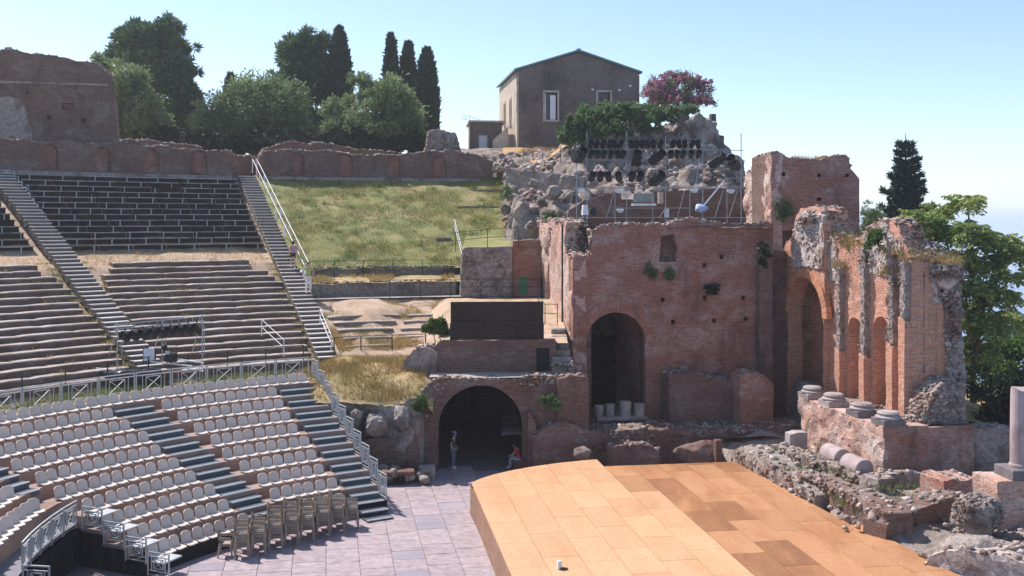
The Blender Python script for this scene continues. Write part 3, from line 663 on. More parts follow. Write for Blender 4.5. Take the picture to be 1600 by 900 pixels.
mb = MB(); q = [F+e1*HL+e2*.5, F+e1*HL+e2*HD, F+e2*HD+e1*.5]
mb.bar((*q[0], 21.1), (*q[1], 21.1), .4, 8.5); mb.bar((*q[1], 21.1), (*q[2], 21.1), .4, 8.5); mb.build('back_walls', RENDERW, hs)
for s_, lab in ((-1, 'left'), (1, 'right')):
    mb = MB(); a = F+e1*(HL/2)-e2*.25; b = F+e1*(HL/2+s_*(HL/2+.28))-e2*.25; zb = ZE+.03
    c_, d_ = a+e2*(HD+.5), b+e2*(HD+.5)
    v = [(*a, ZA+.1), (*b, zb), (*d_, zb), (*c_, ZA+.1)]; v += [(x, y, z+.16) for x, y, z in v]
    mb.add(v, [(3, 2, 1, 0), (4, 5, 6, 7), (0, 1, 5, 4), (1, 2, 6, 5), (2, 3, 7, 6), (3, 0, 4, 7)]); rf = mb.build('roof_slope', ROOFM, hs)
mb = MB(); a = F+e1*(HL/2)-e2*.27; mb.bar((*a, ZA+.26), (*(a+e2*(HD+.5)), ZA+.26), .3, .14); mb.build('ridge', ROOFM, hs)
def window(fr, w, parent, mats=True, bars=1):
    A = np.array(w); x0, z0 = A.min(0); x1, z1 = A.max(0); wn_ = None
    def bx(x, y, z, dx, dy, dz):
        v = np.array([(x+a*dx/2, y+b*dy/2, z+c*dz/2) for c in (-1, 1) for a, b in ((-1, -1), (1, -1), (1, 1), (-1, 1))]); return fr(v), [(3, 2, 1, 0), (4, 5, 6, 7), (0, 1, 5, 4), (1, 2, 6, 5), (2, 3, 7, 6), (3, 0, 4, 7)]
    mb = MB(); t_ = .16
    for b in ((x0-t_/2, -.02, (z0+z1)/2, t_, .1, z1-z0+2*t_), (x1+t_/2, -.02, (z0+z1)/2, t_, .1, z1-z0+2*t_), ((x0+x1)/2, -.021, z1+t_/2, x1-x0, .1, t_), ((x0+x1)/2, -.05, z0-t_/2, x1-x0, .16, t_)): mb.add(*bx(*b))
    wn_ = mb.build('window', RENDERL, parent)
    mb = MB(); mb.add(*bx((x0+x1)/2, .36, (z0+z1)/2, x1-x0, .02, z1-z0)); mb.build('pane', GLASSD, wn_)
    return bx, wn_
bx, w_ = window(frF, w1, hs); mb = MB(); mb.add(*bx(3.28, .12, 22.25, .5, .04, 2.2)); mb.build('white_shutter', WHITEP, w_); mb = MB(); mb.add(*bx(2.62, .2, 22.3, .08, .06, 2.4)); mb.build('sash', WHITEP, w_)
bx, w_ = window(frF, w2, hs); mb = MB(); mb.add(*bx(8.1, .3, 23.0, .14, .04, .16)); mb.build('indoor_lamp', surf('warm_lampshade', (.8, .5, .2), (.8, .45, .15), rough=.6, bump=0), w_)
window(frL, w3, hs); window(frL, w4, hs)
mb = MB(); mb.bar((*(F-e2*.06+e1*.08), 17), (*(F-e2*.06+e1*.08), 25.3), .08, n=8); mb.build('drainpipe', RENDERL, hs)
for xx, zz in ((6.9, 23.9), (9.4, 23.9), (10.4, 24.3)):
    mb = MB(); p = frF(np.array([[xx, -.12, zz]]))[0]; mb.box(p, (.22, .2, .16), .15, bev=.02); mb.build('wall_lamp', WHITEP, hs)
# annexe at its left, with outside stair and door
ax = thing('annexe', (-2.5, 95, 17), 'small flat roofed annexe with white door left of the grey house', 'building')
fr = flat((-3.85, 94), (-.9, 94.3)); dr = rect(1.2, 18.95, .8, 1.9)
wall('front_wall', fr, [(0, 16.2), (2.95, 16.2), (2.95, 21.05), (0, 21.05)], RENDERW, ax, [dr], thick=.3, res=.5, amp=.02, seed=55)
mb = MB(); mb.bar((-3.75, 94.35, 18.6), (-4.1, 99, 18.6), .3, 4.9); mb.build('side_wall', RENDERL, ax); mb = MB(); mb.box((-2.5, 96.5, 21.12), (3.4, 5.4, .16), .1); mb.build('flat_roof', RENDERL, ax)
bx, w_ = None, None
mb = MB(); p = fr(np.array([[1.2, .2, 18.95]]))[0]; mb.box(p, (.78, .05, 1.88), .1); mb.build('door', WHITEP, ax)
mb = MB(); a, b = Vector((-1.75, 92.9, 0)), Vector((-.35, 93.3, 0)); v = [(a.x, a.y, 16.5), (b.x, b.y, 16.5), (b.x, b.y, 20.6), (a.x, a.y, 19.3)]; v += [(x, y+.3, z) for x, y, z in v]; mb.add(v, [(0, 1, 2, 3), (7, 6, 5, 4), (3, 2, 6, 7), (0, 3, 7, 4), (1, 5, 6, 2)]); mb.build('stair_parapet', RENDERL, ax)
an = thing('roof_antenna', (-4.4, 95, 21.2), 'pale lattice aerial above the annexe left of the house', 'aerial')
mb = MB(); a, b = Vector(Q(721, 179, 95)), Vector(Q(752, 187, 95)); o2 = Vector((0, 0, .35)); mb.bar(a, b, .04); mb.bar(a-o2, b-o2, .04)
for i in range(6): p = a+(b-a)*i/5; mb.bar(p, p-o2, .03)
mb.build('lattice_boom', METAL, an); mb = MB(); mb.bar(b-o2*2+Vector((-.3, 0, -.0)), b+Vector((-.3, 0, .1)), .05); mb.build('mast', METAL, an)
# low garden wall with posts behind the oleander and on the right of the hill
gw = thing('garden_wall', (15.5, 84, 18), 'dark broken garden wall with a post right of the pink oleander', 'wall')
fr = flat((13.6, 83.5), (17.6, 84.5)); wall('masonry', fr, [(0, 16.5), (4.0, 16), (4.0, 19), (3.3, 19.1)]+[(3.28, 20.8), (2.9, 20.8), (2.85, 19.9), (1.2, 20.0), (.6, 21.2), (0, 21.4)], RENDERW, gw, thick=.5, res=.4, amp=.06, seed=57)
mb = MB(); mb.box((8.9, 106, 24.2), (8, .4, .4)); o = mb.build('parapet', RENDERW, hs)

# ---- rocky slope below the house: boulders, outcrop, steps
def hz_many(x, y): return hilln(np.asarray(x)[None], np.asarray(y)[None])[0]
def hz_at(x, y): return float(hilln(np.array([[x]]), np.array([[y]]))[0, 0])
ol = thing('rock_outcrop', (13.8, 76, 16), 'tall pale limestone outcrop right of the ivy, behind the scaffold', 'rock')
for i, (u, v, D, w, h) in enumerate(((1088, 222, 77.5, 3.6, 4.0), (1110, 245, 77, 3.6, 5.0), (1138, 275, 76.5, 3.2, 4.6), (1080, 255, 75.5, 4.2, 3.6), (1048, 258, 75.5, 3.2, 2.6), (1110, 285, 74.5, 4.0, 3.0))):
    boulder('crag', Q(u, v, D), (w, w*.95, h), ROCK, ol, 60+i, 5, .36, 1.7, i*.7)
rk = [(815, 330, 66, 1.25, 1.84), (800, 300, 70, 1.17, 1.28), (835, 285, 70, 0.94, 0.8), (818, 268, 72, 0.7, 0.64), (868, 297, 68, 1.17, 1.04), (890, 305, 66, 1.4, 1.2), (845, 312, 67, 0.78, 0.64), (880, 280, 70, 0.78, 0.72), (860, 275, 71, 0.55, 0.48), (905, 270, 73, 0.86, 0.64), (925, 285, 70, 1.01, 0.72), (790, 325, 67, 0.86, 0.96), (830, 352, 64.5, 0.94, 0.8), (858, 330, 65, 1.09, 0.64), (800, 345, 66.5, 0.7, 1.12), (985, 262, 74, 1.4, 1.12), (1020, 268, 73, 1.25, 1.04), (780, 262, 76, 0.7, 0.48), (800, 255, 78, 0.55, 0.4), (832, 258, 76, 0.62, 0.44)]
zones = {}
for i, (u, v, D, w, h) in enumerate(sorted(rk)):
    x, y, z = Q(u, v, D); o = boulder('boulder', (x, y, z-.1), (w*1.0, w*.9, h), ROCK, None, 80+i, 4, .4, 1.2, i)
    z0 = 'by the upper right corner of the grass' if u < 822 else ('on the slope left of the scaffold' if u < 893 else 'behind the scaffold spotlights')
    zones[z0] = zones.get(z0, 0)+1; tag(o, f"{'large' if w > 1.3 else 'small'} grey limestone boulder {z0}, {nth(zones[z0])} from left", 'boulder', 'boulders '+z0)
xx, yy = RNG.uniform(-1, 17, 4200), RNG.uniform(66, 89, 4200); P = np.stack([xx, yy, hz_many(xx, yy)-.02], 1); P = P[fbm(P*np.array([1, 1, 0]), 12, 2, .5) > -.05]
tag(stones('scree', P, .06, .5), 'loose pale stones scattered over the slope below the house', 'stones', None, 'stuff')
XX, YY = np.meshgrid(np.linspace(-.8, 6.5, 30), np.linspace(80.5, 91.5, 30)); grid('dry_patch', XX, YY, hilln(XX, YY)*.35+hill(XX, YY)*.65+.16, surf('orange_earth', (.42, .25, .12), (.50, .32, .16), 1.4, (.32, .22, .12), .7, fine=9.), None, S)
ps = thing('rock_steps', (0, 84, 16.5), 'rough stone steps climbing to the left corner of the house', 'steps')
for i in range(7):
    x, y, z = Q(790+i*1.6, 262-i*3.2, 80+i*1.3); mb = MB(); mb.box((x, y, z-.2), (2.2, .9, .36), .1, bev=.05); mb.build('step', ROCK, ps)
pw = polar('hill_path', 0, 1, 0, 1, lambda r, t: r*0, PATHM) if False else None
fr = flat(Q(790, 262, 74)[:2], Q(912, 276, 70)[:2]); Lw = math.dist(Q(790, 262, 74)[:2], Q(912, 276, 70)[:2])
lw = wall('low_wall', fr, [(0, 14.2), (Lw, 13.4)]+rough([(Lw, 15.0), (0, 15.8)], .05, .3, 9), RUBBLE, None, thick=.5, res=.3, amp=.05, seed=58); tag(lw, 'long low stone kerb wall crossing the slope below the house', 'wall')

# ---- the big brick building with the dark arch
bb = thing('brick_building', (8, 56, 1.5), 'tall ruined red brick building with a dark arched doorway behind the stage', 'ruin')
A0, B0 = np.array([3.15, 53.0]), np.array([13.9, 54.6]); fr = flat(A0, B0); L = float(np.linalg.norm(B0-A0))
top = rough([(0, 10.15), (.95, 10.2), (1.05, 10.9), (1.0, 11.5), (1.6, 11.75), (3, 11.85), (5, 11.8), (6.2, 12.15), (7.2, 12.0), (8.6, 11.8), (L, 11.85)], .1, .25, 71)
ax_ = 2.28; dh = arch(ax_, 1.58, 1.2, 5.65, 18)
put = [rect((u-895)*L/310, 12-(v-345)*53.8/1600, .22, .24) for u, v in ((1032, 468), (1097, 466), (1159, 467), (1048, 503), (1112, 502), (1162, 500), (1097, 415), (1124, 402))]
nt = [(4.62, 9.85), (5.55, 9.85), (5.62, 10.5), (5.4, 11.3), (4.7, 11.2)]
wall('front_wall', fr, [(0, 1.2), (L, 1.2)]+top[::-1], BR_RED, bb, [dh, nt]+put, thick=.6, res=.26, amp=.10, seed=71, back=False)
wall('core', fr, [(.05, 1.2), (L, 1.2)]+[(x, z-.1) for x, z in top[::-1]], BR_DULL, bb, [dh], thick=.6, res=.7, amp=.04, seed=72, y0=.5)
cap_stones(fr, top, 1.0, 26, .07, .17, bb)
# ring of arch bricks: one by one
for i in range(26):
    a = math.pi*(i+.5)/26; mb = MB(); r_ = 1.9; w = .16; c = np.array([ax_+r_*math.cos(a), 0, 5.65+r_*math.sin(a)])
    v = []
    for y in (-.06, .2):
        for rr_, da in ((1.59, -1), (1.59, 1), (2.18, 1), (2.18, -1)):
            an_ = a+da*math.pi/26*.47; v.append((ax_+rr_*math.cos(an_), y, 5.65+rr_*math.sin(an_)))
    mb.add(fr(np.array(v)), [(0, 1, 2, 3), (7, 6, 5, 4), (0, 4, 5, 1), (1, 5, 6, 2), (2, 6, 7, 3), (3, 7, 4, 0)])
    o = mb.build('voussoir', BR_RED, bb)
def barrel(name, fr, cx, hw, z0, zs, y0, y1, mat, parent, n=16, back=True):
    prof = [(cx-hw, z0), (cx-hw, zs)]+[(cx-hw*math.cos(math.pi*i/n), zs+hw*math.sin(math.pi*i/n)) for i in range(1, n)]+[(cx+hw, zs), (cx+hw, z0)]
    prof = rs(prof, .5); ys = np.linspace(y0, y1, 10); v = np.array([(x, y, z) for y in ys for x, z in prof]); m = len(prof)
    v2 = v.copy(); v2[:, 0] += fbm(v, 3, 3, 1.1)*.05; v2[:, 2] += fbm(v+9, 5, 3, 1.1)*.05
    i = np.arange(len(v)).reshape(len(ys), m); f = np.stack([i[:-1, :-1], i[:-1, 1:], i[1:, 1:], i[1:, :-1]], -1).reshape(-1, 4).tolist()
    if back: f.append(i[-1].tolist())
    uv = np.stack([v[:, 1], v[:, 2]], 1)
    return wob(name, fr(v2), [tuple(q) for q in f], mat, parent, uv=uv)
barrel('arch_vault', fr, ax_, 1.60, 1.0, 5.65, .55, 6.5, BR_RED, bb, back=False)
mb = MB(); bxs = [(ax_-1.75, 6.5, 1.0), (ax_+3.4, 6.5, 1.0), (ax_+3.4, 12, 1.0), (ax_-1.75, 12, 1.0)]; v = fr(np.array(bxs+[(x, y, 8.5) for x, y, z in bxs])); mb.add(v, [(0, 1, 2, 3), (7, 6, 5, 4), (1, 5, 6, 2), (2, 6, 7, 3), (3, 7, 4, 0)]); mb.build('inner_room', BR_SHADE, bb)
wall('inner_front', fr, [(ax_-1.75, 1.0), (ax_+3.4, 1.0), (ax_+3.4, 8.5), (ax_-1.75, 8.5)], BR_SHADE, bb, [arch(ax_, 1.59, 1.02, 5.65, 16)], thick=.2, res=.8, amp=0, y0=6.3)
# sunlit left side of the building
A1, B1 = np.array([1.22, 68.0]), A0+np.array([.0, .03]); frs = flat(A1, B1); Ls = float(np.linalg.norm(B1-A1))
tops = rough([(0, 12.0), (2, 12.05), (5, 11.9), (8.5, 12.1), (11.5, 12.0), (13.2, 11.9), (13.4, 10.4), (Ls, 10.15)], .12, .3, 73)
wall('side_wall', frs, [(0, 4), (Ls, 1.2)]+tops[::-1], BR_PINK, bb, [arch(7.2, .42, 7.3, 9.3, 8), rect(8.6, 11.0, .3, .7), rect(4.0, 9.2, .25, .25)], thick=.7, res=.35, amp=.16, seed=74, back=False, nsc=.9)
wall('side_core', frs, [(0, 4), (Ls-.6, 1.2)]+[(min(x, Ls-.6), z-.12) for x, z in tops[::-1]], BR_DULL, bb, thick=.5, res=.9, amp=.04, seed=75, y0=.6)
cap_stones(frs, tops, 1.1, 22, .08, .2, bb); face_stones(frs, [(3, 9.5), (9, 10.6), (9.5, 11.6), (3, 11.6)], 18, .06, .14, bb, y=.02)
mb = MB(); mb.bar((*(A1+(B1-A1)*.84+np.array([-.12, 0])), 4.6), (*(A1+(B1-A1)*.84+np.array([-.12, 0])), 11.8), .10, n=8); mb.build('drainpipe', DMETAL, bb)
XX, YY = np.meshgrid(np.linspace(1.2, 20, 40), np.linspace(53.7, 70, 34)); P = np.stack([XX.ravel(), YY.ravel(), 0*XX.ravel()], 1)
XS = 3.15-(YY-53)*.128+.3; XX = XS+(XX-1.2)/18.8*(14.0-XS)
grid('roof_terrace', XX, YY, 11.62+(fbm(P, 8, 4, .8)*.12).reshape(XX.shape), SCREE, bb, smooth=False)
# blocks against the foot of the building
def block(name, label, fr, prof, thick, mat, sd, cat='ruin', cap=True, amp=.08, y0=0., fs=None, holes=(), group=None, res=.3, capm=None, lo=.07, hi=.17):
    v = fr(np.array([[prof[0][0], y0, prof[0][1]]]))[0]; th = thing(name, tuple(v), label, cat, group)
    topi = prof[2:-0 or None]; top = rough([prof[2]]+list(prof[3:]), .07, .25, sd)
    wall('masonry', fr, [prof[0], prof[1]]+top, mat, th, holes, thick=thick, res=res, amp=amp, seed=sd, y0=y0)
    if cap: cap_stones(fr, top[::-1], thick, 13*min(thick, 1.6), lo*.7, hi*1.15, th, y0=y0, mat=capm)
    if fs: face_stones(fr, fs, 26, .06, .14, th, y=y0-.02)
    return th
fb = flat((8.0, 52.2), (13.6, 52.9))
block('pier_ruin', 'low brown wall stub against the foot of the brick building', fb, [(0, 1.3), (3.7, 1.3), (3.7, 3.75), (2.6, 3.9), (1.4, 4.25), (.5, 4.2), (0, 4.1)], 1.6, BR_DULL, 76)
block('brick_pier', 'square brick pier with a pale slab, right foot of the building', flat((11.5, 51.6), (13.3, 51.85)), [(0, 1.3), (1.75, 1.3), (1.75, 3.75), (1.3, 4.2), (.4, 4.3), (0, 4.1)], 1.6, BR_RED, 77)
# four stumps of columns standing in the doorway, on a sill
sill = thing('stone_sill', (5.5, 52.4, 1.6), 'stone sill slab under the column stumps in the dark doorway', 'slab')
mb = MB(); mb.box((5.55, 52.3, 1.95), (2.6, .8, .18), .15, bev=.03); mb.build('slab', MARBLE, sill); mb = MB(); mb.box((4.7, 52.35, 1.7), (.5, .6, .34), .15, bev=.03); mb.build('support', MARBLE, sill); mb = MB(); mb.box((6.3, 52.55, 1.7), (.5, .6, .34), .15, bev=.03); mb.build('support', MARBLE, sill)
for i, (u, h, w) in enumerate(((936, .55, .24), (953, .6, .25), (977, .72, .31), (999, .6, .29))):
    mb = MB(); x, y, z = Q(u, 640, 52.2+.05*i); z = 2.04; mb.lathe([(w*.85, 0), (w*.9, h*.3), (w, h*.85), (w*1.02, h), (w*.9, h*1.02)], (x, y, z), 14); o = mb.build('column_stump', MARBLE)
    tag(o, ('leftmost slim', 'second, slim', 'third and largest', 'rightmost squat')[i]+' grey column stump in the dark doorway', 'column stump', 'column stumps in the doorway')

# ---- brick tower block, upper right of the building
tw = thing('brick_tower', (17, 59, 10.5), 'square ruined brick tower block rising above the right end of the building', 'ruin')
A2, B2 = np.array([14.45, 57.0]), np.array([19.55, 57.6]); fr2 = flat(A2, B2); L2 = float(np.linalg.norm(B2-A2))
tp = rough([(0, 15.75), (.3, 15.95), (.9, 15.55), (1.8, 15.45), (2.8, 15.4), (3.3, 15.6), (4.3, 15.75), (4.5, 15.55), (4.6, 14.95), (5.0, 14.5)], .06, .25, 81)
wall('front_wall', fr2, [(0, 6), (L2, 6), (L2, 14.35)]+tp[::-1], BR_RED, tw, [rect(.7, 14.6, .22, .22), rect(2.75, 14.55, .22, .22), rect(4.4, 14.55, .22, .22), rect(2.75, 13.2, .26, .2), rect(.85, 10.9, 1.6, 1.1)], thick=.6, res=.3, amp=.05, seed=81, back=False)
wall('core', fr2, [(.05, 6), (L2, 6), (L2, 14.3)]+[(x, z-.08) for x, z in tp[::-1]], BR_DULL, tw, thick=2.6, res=.9, amp=.03, seed=82, y0=.55)
fr3 = flat((14.1, 62.2), A2+np.array([-.02, .02])); L3 = 5.2
tp3 = rough([(0, 14.3), (.8, 14.9), (2.2, 15.2), (3.8, 15.4), (L3, 15.8)], .16, .25, 83)
wall('side_wall', fr3, [(0, 9.5), (L3, 6)]+tp3[::-1], BR_PINK, tw, thick=.6, res=.3, amp=.15, seed=83); cap_stones(fr2, tp, 2.4, 30, .06, .14, tw); cap_stones(fr3, tp3, .7, 26, .08, .18, tw); face_stones(fr3, [(0, 12), (2, 12), (2.4, 15), (0, 14.2)], 26, .07, .16, tw, y=.05)
# pilaster and return between building and stage front
block('corner_pilaster', 'narrow grey pilaster where the brick building meets the arched wall', flat((13.05, 53.9), (13.75, 54.0)), [(0, 1.3), (.7, 1.3), (.7, 10.6), (.5, 10.75), (.2, 10.9), (0, 10.2)], .6, BR_DULL, 84)
wl = wall('back_wall', flat((3.4, 62.4), (14.3, 62.8)), [(0, 11.2), (10.9, 11.2)]+rough([(10.9, 14.0), (8, 13.9), (5.2, 13.75), (5.0, 13.3), (3.3, 13.3), (3.2, 13.9), (1, 13.2), (0, 12.6)], .08, .3, 85), BR_DULL, None, thick=.6, res=.4, amp=.07, seed=85); tag(wl, 'long low brick wall behind the scaffold on the building roof', 'wall')

# ---- tunnel under the terrace
tn = thing('vaulted_passage', (-1, 49.5, 0), 'wide dark vaulted passage opening onto the paving beside the stage', 'ruin')
fr = flat((-4.7, 48.95), (2.55, 49.35)); cx = 3.2; hole = arch(cx, 2.02, -.05, 2.08, 18)
tp = rough([(0, 3.2), (.25, 3.7), (.7, 4.2), (1.3, 4.5), (2.4, 4.42), (4.0, 4.4), (5.2, 4.4), (5.3, 4.56), (7.25, 4.5)], .05, .22, 91)
wall('front_wall', fr, [(0, -.1), (7.25, -.1)]+tp[::-1], BR_DULL, tn, [hole], thick=.7, res=.24, amp=.12, seed=91, back=False)
barrel('vault', fr, cx, 2.04, -.1, 2.08, .6, 12, BR_SHADE, tn)
cap_stones(fr, tp, .7, 34, .06, .14, tn); face_stones(fr, [(.1, 2.4), (.7, 2.2), (1.3, 3.7), (1.8, 4.4), (.7, 4.1), (.2, 3.4)], 50, .06, .13, tn, y=.0); face_stones(fr, [(5.0, 4.45), (5.2, 3.9), (6.2, 4.1), (7.2, 4.0), (7.2, 4.5)], 70, .05, .11, tn, y=-.0)
wall('right_reveal', flat((.75, 48.75), (1.15, 48.8)), [(0, -.1), (.4, -.1), (.4, 2.3), (.05, 3.0), (0, 2.0)], BR_DULL, tn, thick=.5, res=.2, amp=.08, seed=92)
XX, YY = np.meshgrid(np.linspace(-4.0, 3.3, 30), np.linspace(49.2, 51.3, 14)); P = np.stack([XX.ravel(), YY.ravel(), 0*XX.ravel()], 1)
grid('terrace', XX, YY, 4.46+(fbm(P, 18, 3, .8)*.04).reshape(XX.shape), PATHM, None, S, smooth=False)
block('brick_block', 'low broken brick block between the passage and the dark doorway', flat((2.2, 48.9), (3.75, 49.05)), [(0, .8), (1.5, .8), (1.5, 4.2), (1.3, 4.5), (.6, 4.6), (0, 4.45)], 3.4, BR_DULL, 93, amp=.14)
block('front_low_wall', 'long low dark wall at the back of the stage', flat((1.0, 48.4), (14.2, 50.4)), [(0, -.1), (13.3, -.1), (13.3, 1.9), (10.5, 1.7), (8, 1.75), (5.5, 2.0), (3, 1.9), (1.4, 2.5), (.4, 2.1), (0, 1.6)], 1.5, BR_DULL, 94, amp=.14, fs=[(2, 1.2), (6, 1.2), (6, 2.0), (2, 2.0)])
block('low_wall', 'stubby rubble wall behind the middle of the stage back edge', flat((4.6, 47.4), (6.9, 47.8)), [(0, 0), (2.3, 0), (2.3, 1.2), (1.9, 1.5), (1.0, 1.6), (.3, 1.6), (0, 1.4)], .9, BR_DULL, 95, amp=.12)  # dark brick colour stands in for the shade behind the stage
o = boulder('rubble_lump', (3.25, 47.4, 1.25), (.9, .7, .7), RUBBLE, None, 96, 3); tag(o, 'small rubble lump peeping over the stage edge near the passage', 'rubble')
o = boulder('rubble_mass', (8.7, 48.0, 1.1), (2.2, 1.3, 1.5), BR_DULL, None, 97, 4, .3); tag(o, 'brown rounded rubble mass behind the stage, left of a short post', 'rubble')  # darkened to brick brown in place of shade from the building
mb = MB(); mb.box((9.55, 47.5, .9), (.32, .3, 1.9), .2, bev=.03); o = mb.build('stone_post', BR_DULL); me = o.data; tag(o, 'short square stone post at the back corner of the stage', 'post')
# wall and dark screen over the terrace
tw2 = thing('terrace_wall', (-1, 51.1, 4.4), 'reddish brick wall below the dark brown screen', 'wall')
fr = flat((-3.9, 50.85), (2.25, 51.2)); wall('masonry', fr, [(0, 4.3), (6.1, 4.3)]+rough([(6.1, 6.08), (3, 6.03), (.5, 6.03), (0, 5.7)], .05, .3, 98), BR_DULL, tw2, [rect(5.45, 5.0, .65, 1.3)], thick=.5, res=.3, amp=.08, seed=98); mb = MB(); mb.box((1.55, 51.5, 5.0), (.9, .05, 1.5), .06); mb.build('dark_door', BLACK, tw2)
sc_ = thing('brown_screen', (-.8, 51.2, 6.0), 'large dark brown screen of flat panels above the passage', 'screen'); a, b = Vector(Q(704, 472, 51.05)), Vector(Q(849, 470, 51.35))
for j in range(3):
    p, q = a+(b-a)*(j/3+.0003), a+(b-a)*((j+1)/3-.0003)
    for zt, zb in ((7.96, 6.92), (6.91, 6.05)):
        mb = MB(); z_ = (zt+zb)/2; mb.bar((p.x, p.y, z_), (q.x, q.y, z_), .05, zt-zb-.008); mb.build('panel', PANELM, sc_)
mb = MB()
for j in range(4): p = a+(b-a)*(j/3); mb.bar((p.x, p.y-.12, 6.0), (p.x, p.y-.12, 6.9), .05)
mb.bar((a.x, a.y+.06, 7.0), (b.x, b.y+.06, 7.0), .03, 1.88); mb.bar((a.x, a.y-.12, 6.9), (b.x, b.y-.12, 6.9), .04); mb.bar((a.x, a.y-.12, 6.45), (b.x, b.y-.12, 6.45), .03); mb.build('rail_and_backing', DMETAL, sc_)  # also holds an added dark plate that stops light between the panels
XX, YY = np.meshgrid(np.linspace(-5.6, 2.8, 40), np.linspace(51.25, 61.8, 36)); P = np.stack([XX.ravel(), YY.ravel(), 0*XX.ravel()], 1)
grid('upper_terrace', XX, YY, (lambda w, e: e*(1-w)+w*(5.85+np.clip((YY-51.5)/8.5, 0, 1)*1.5))(np.clip((XX+5.0)/1.2, 0, 1), 4.35+(np.hypot(XX-CX, YY-CY)-27.2)*.375)+(fbm(P, 28, 3, .8)*.05).reshape(XX.shape), DIRT, None, S, smooth=False)
bs = thing('brick_stairs', (2.6, 51.5, 4.5), 'small broken brick stairs against the sunlit side of the building', 'stairs')
for i in range(7):
    mb = MB(); mb.box((2.55-.02*i, 50.3+i*.5, 4.15+i*.15), (1.1-.06*i, .56, .9+i*.3), -.1+random.uniform(-.05, .05), bev=.05); mb.build('step', RUBBLE, bs)
stones('loose_bricks', np.stack([RNG.uniform(2.0, 3.0, 120), RNG.uniform(50, 53.4, 120), 4.7+RNG.uniform(0, .3, 120)], 1), .06, .16, STONES, bs)
block('stone_corner', 'crumbling dark stone corner between the grassy bank and the terrace wall', flat((-5.4, 51.0), (-3.7, 50.7)), [(0, 3.0), (1.7, 3.0), (1.7, 5.5), (1.1, 5.75), (.4, 5.5), (0, 5.0)], 1.8, RUBBLE, 100, amp=.15)
fr = flat((1.55, 54.0), (2.9, 54.2)); block('stone_abutment', 'crumbled stone abutment between the brown screen and the sunlit wall', fr, [(0, 4.4), (1.3, 4.4), (1.3, 5.9), (.9, 6.15), (.3, 6.0), (0, 5.8)], 3.0, RUBBLE, 99)

# ---- retaining wall with the green door, low walls of the wedge, turf steps
rw = thing('retaining_wall', (-1.5, 62.3, 7.3), 'tall irregular stone retaining wall at the foot of the grassy slope', 'wall')
fr = flat((-3.15, 62.2), (.05, 62.6)); wall('masonry', fr, [(0, 7.2), (3.2, 7.2), (3.2, 10.45), (2, 10.4), (.5, 10.4), (.1, 10.2)], RUBBLE, rw, thick=.6, res=.22, amp=.07, seed=101, nsc=2.2); face_stones(fr, [(.05, 7.3), (3.15, 7.3), (3.15, 10.35), (.1, 10.3)], 17, .13, .22, rw, y=.07, mat=surf('wall_stones', (.21, .175, .15), (.29, .25, .22), 2., island=.3, bump=.5))
bw_ = thing('brick_return', (.7, 63, 7.3), 'red brick return wall with a small green door beside the tall building', 'wall')
fr = flat((.06, 62.75), (1.85, 63.1)); gd = rect(.62, 8.0, .55, 1.1)
wall('masonry', fr, [(0, 7.2), (1.8, 7.2), (1.8, 10.7), (1.2, 10.85), (0, 10.75)], BR_RED, bw_, [gd], thick=.5, res=.3, amp=.05, seed=102); mb = MB(); mb.box(fr(np.array([[.62, .12, 8.0]]))[0], (.54, .05, 1.1), .19); mb.build('green_door', GREENP, bw_)
cap_stones(fr, [(0, 10.75), (1.8, 10.8)], .5, 26, .07, .15, bw_)
mb = MB(); XX, YY = np.meshgrid(np.linspace(-3.1, 2.0, 16), np.linspace(62.75, 71, 16)); P = np.stack([XX.ravel(), YY.ravel(), 0*XX.ravel()], 1); grid('upper_ledge', XX, YY, 10.3+np.clip(YY-62.7, 0, 9)*.1+(fbm(P, 4, 3, .8)*.1).reshape(XX.shape), LAWN, None, S)
def arcwall(name, r, t0, t1, z0, z1, mat, label, sd, thick=.4, caps=True):
    L = R(t0-t1)*r; fr = bend(r, t0); top = rough([(0, z1), (L/2, z1+.03), (L, z1)], .05, .3, sd)
    th = thing(name, PL(r, (t0+t1)/2, z0), label, 'wall', 'low curved walls across the wedge'); wall('masonry', fr, [(0, z0), (L, z0)]+top[::-1], mat, th, thick=thick, res=.3, amp=.06, seed=sd, nsc=2.)
    if caps: cap_stones(fr, top, thick, 14, .06, .14, th)
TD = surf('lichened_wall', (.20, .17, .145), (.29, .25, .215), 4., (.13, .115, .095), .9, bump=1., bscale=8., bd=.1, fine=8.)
arcwall('low_wall', 35.72, 24.2, 9.6, 7.2, 8.3, TD, 'low curved stone wall along the pale path', 111)
arcwall('low_wall', 37.5, 23.6, 9.4, 8.3, 9.12, TD, 'low curved stone edge at the foot of the grass, behind railings', 112)
arcwall('turf_edge', 49.6, 6.6, 2.8, 13.6, 14.32, TD, 'short stone edge in the grass under the top wall', 113, caps=False)
arcwall('turf_edge', 46.6, 8.0, 2.8, 12.4, 13.05, TD, 'short stone edge in the grass beside the pale rocks', 114, caps=False)
arcwall('turf_edge', 41.2, 10.6, 9.2, 10.2, 10.85, TD, 'very short stone edge in the grass behind the corner railing', 115, caps=False)
rt = thing('ruined_tiers', PL(30, 19, 4.8), 'overgrown remains of stone tiers below the path, beside black fence', 'stone seating')
for k, (r, z, a, b) in enumerate(((28.9, 4.95, 15.4, 22.8), (29.7, 5.3, 15.2, 22.6), (30.5, 5.68, 14.8, 22.8), (31.3, 6.0, 14.2, 22.9), (32.0, 6.28, 13.6, 23.2))): tier(rt, r, z+.36, a+2.6, b+.4, .7, .34, 120+k, TIER, TD); tier(rt, r+.05, z+.31, a-1.6, a+1.8, .7, .34, 130+k, TIER, TD)  # risers get a darker stone than the treads, imitating their shade
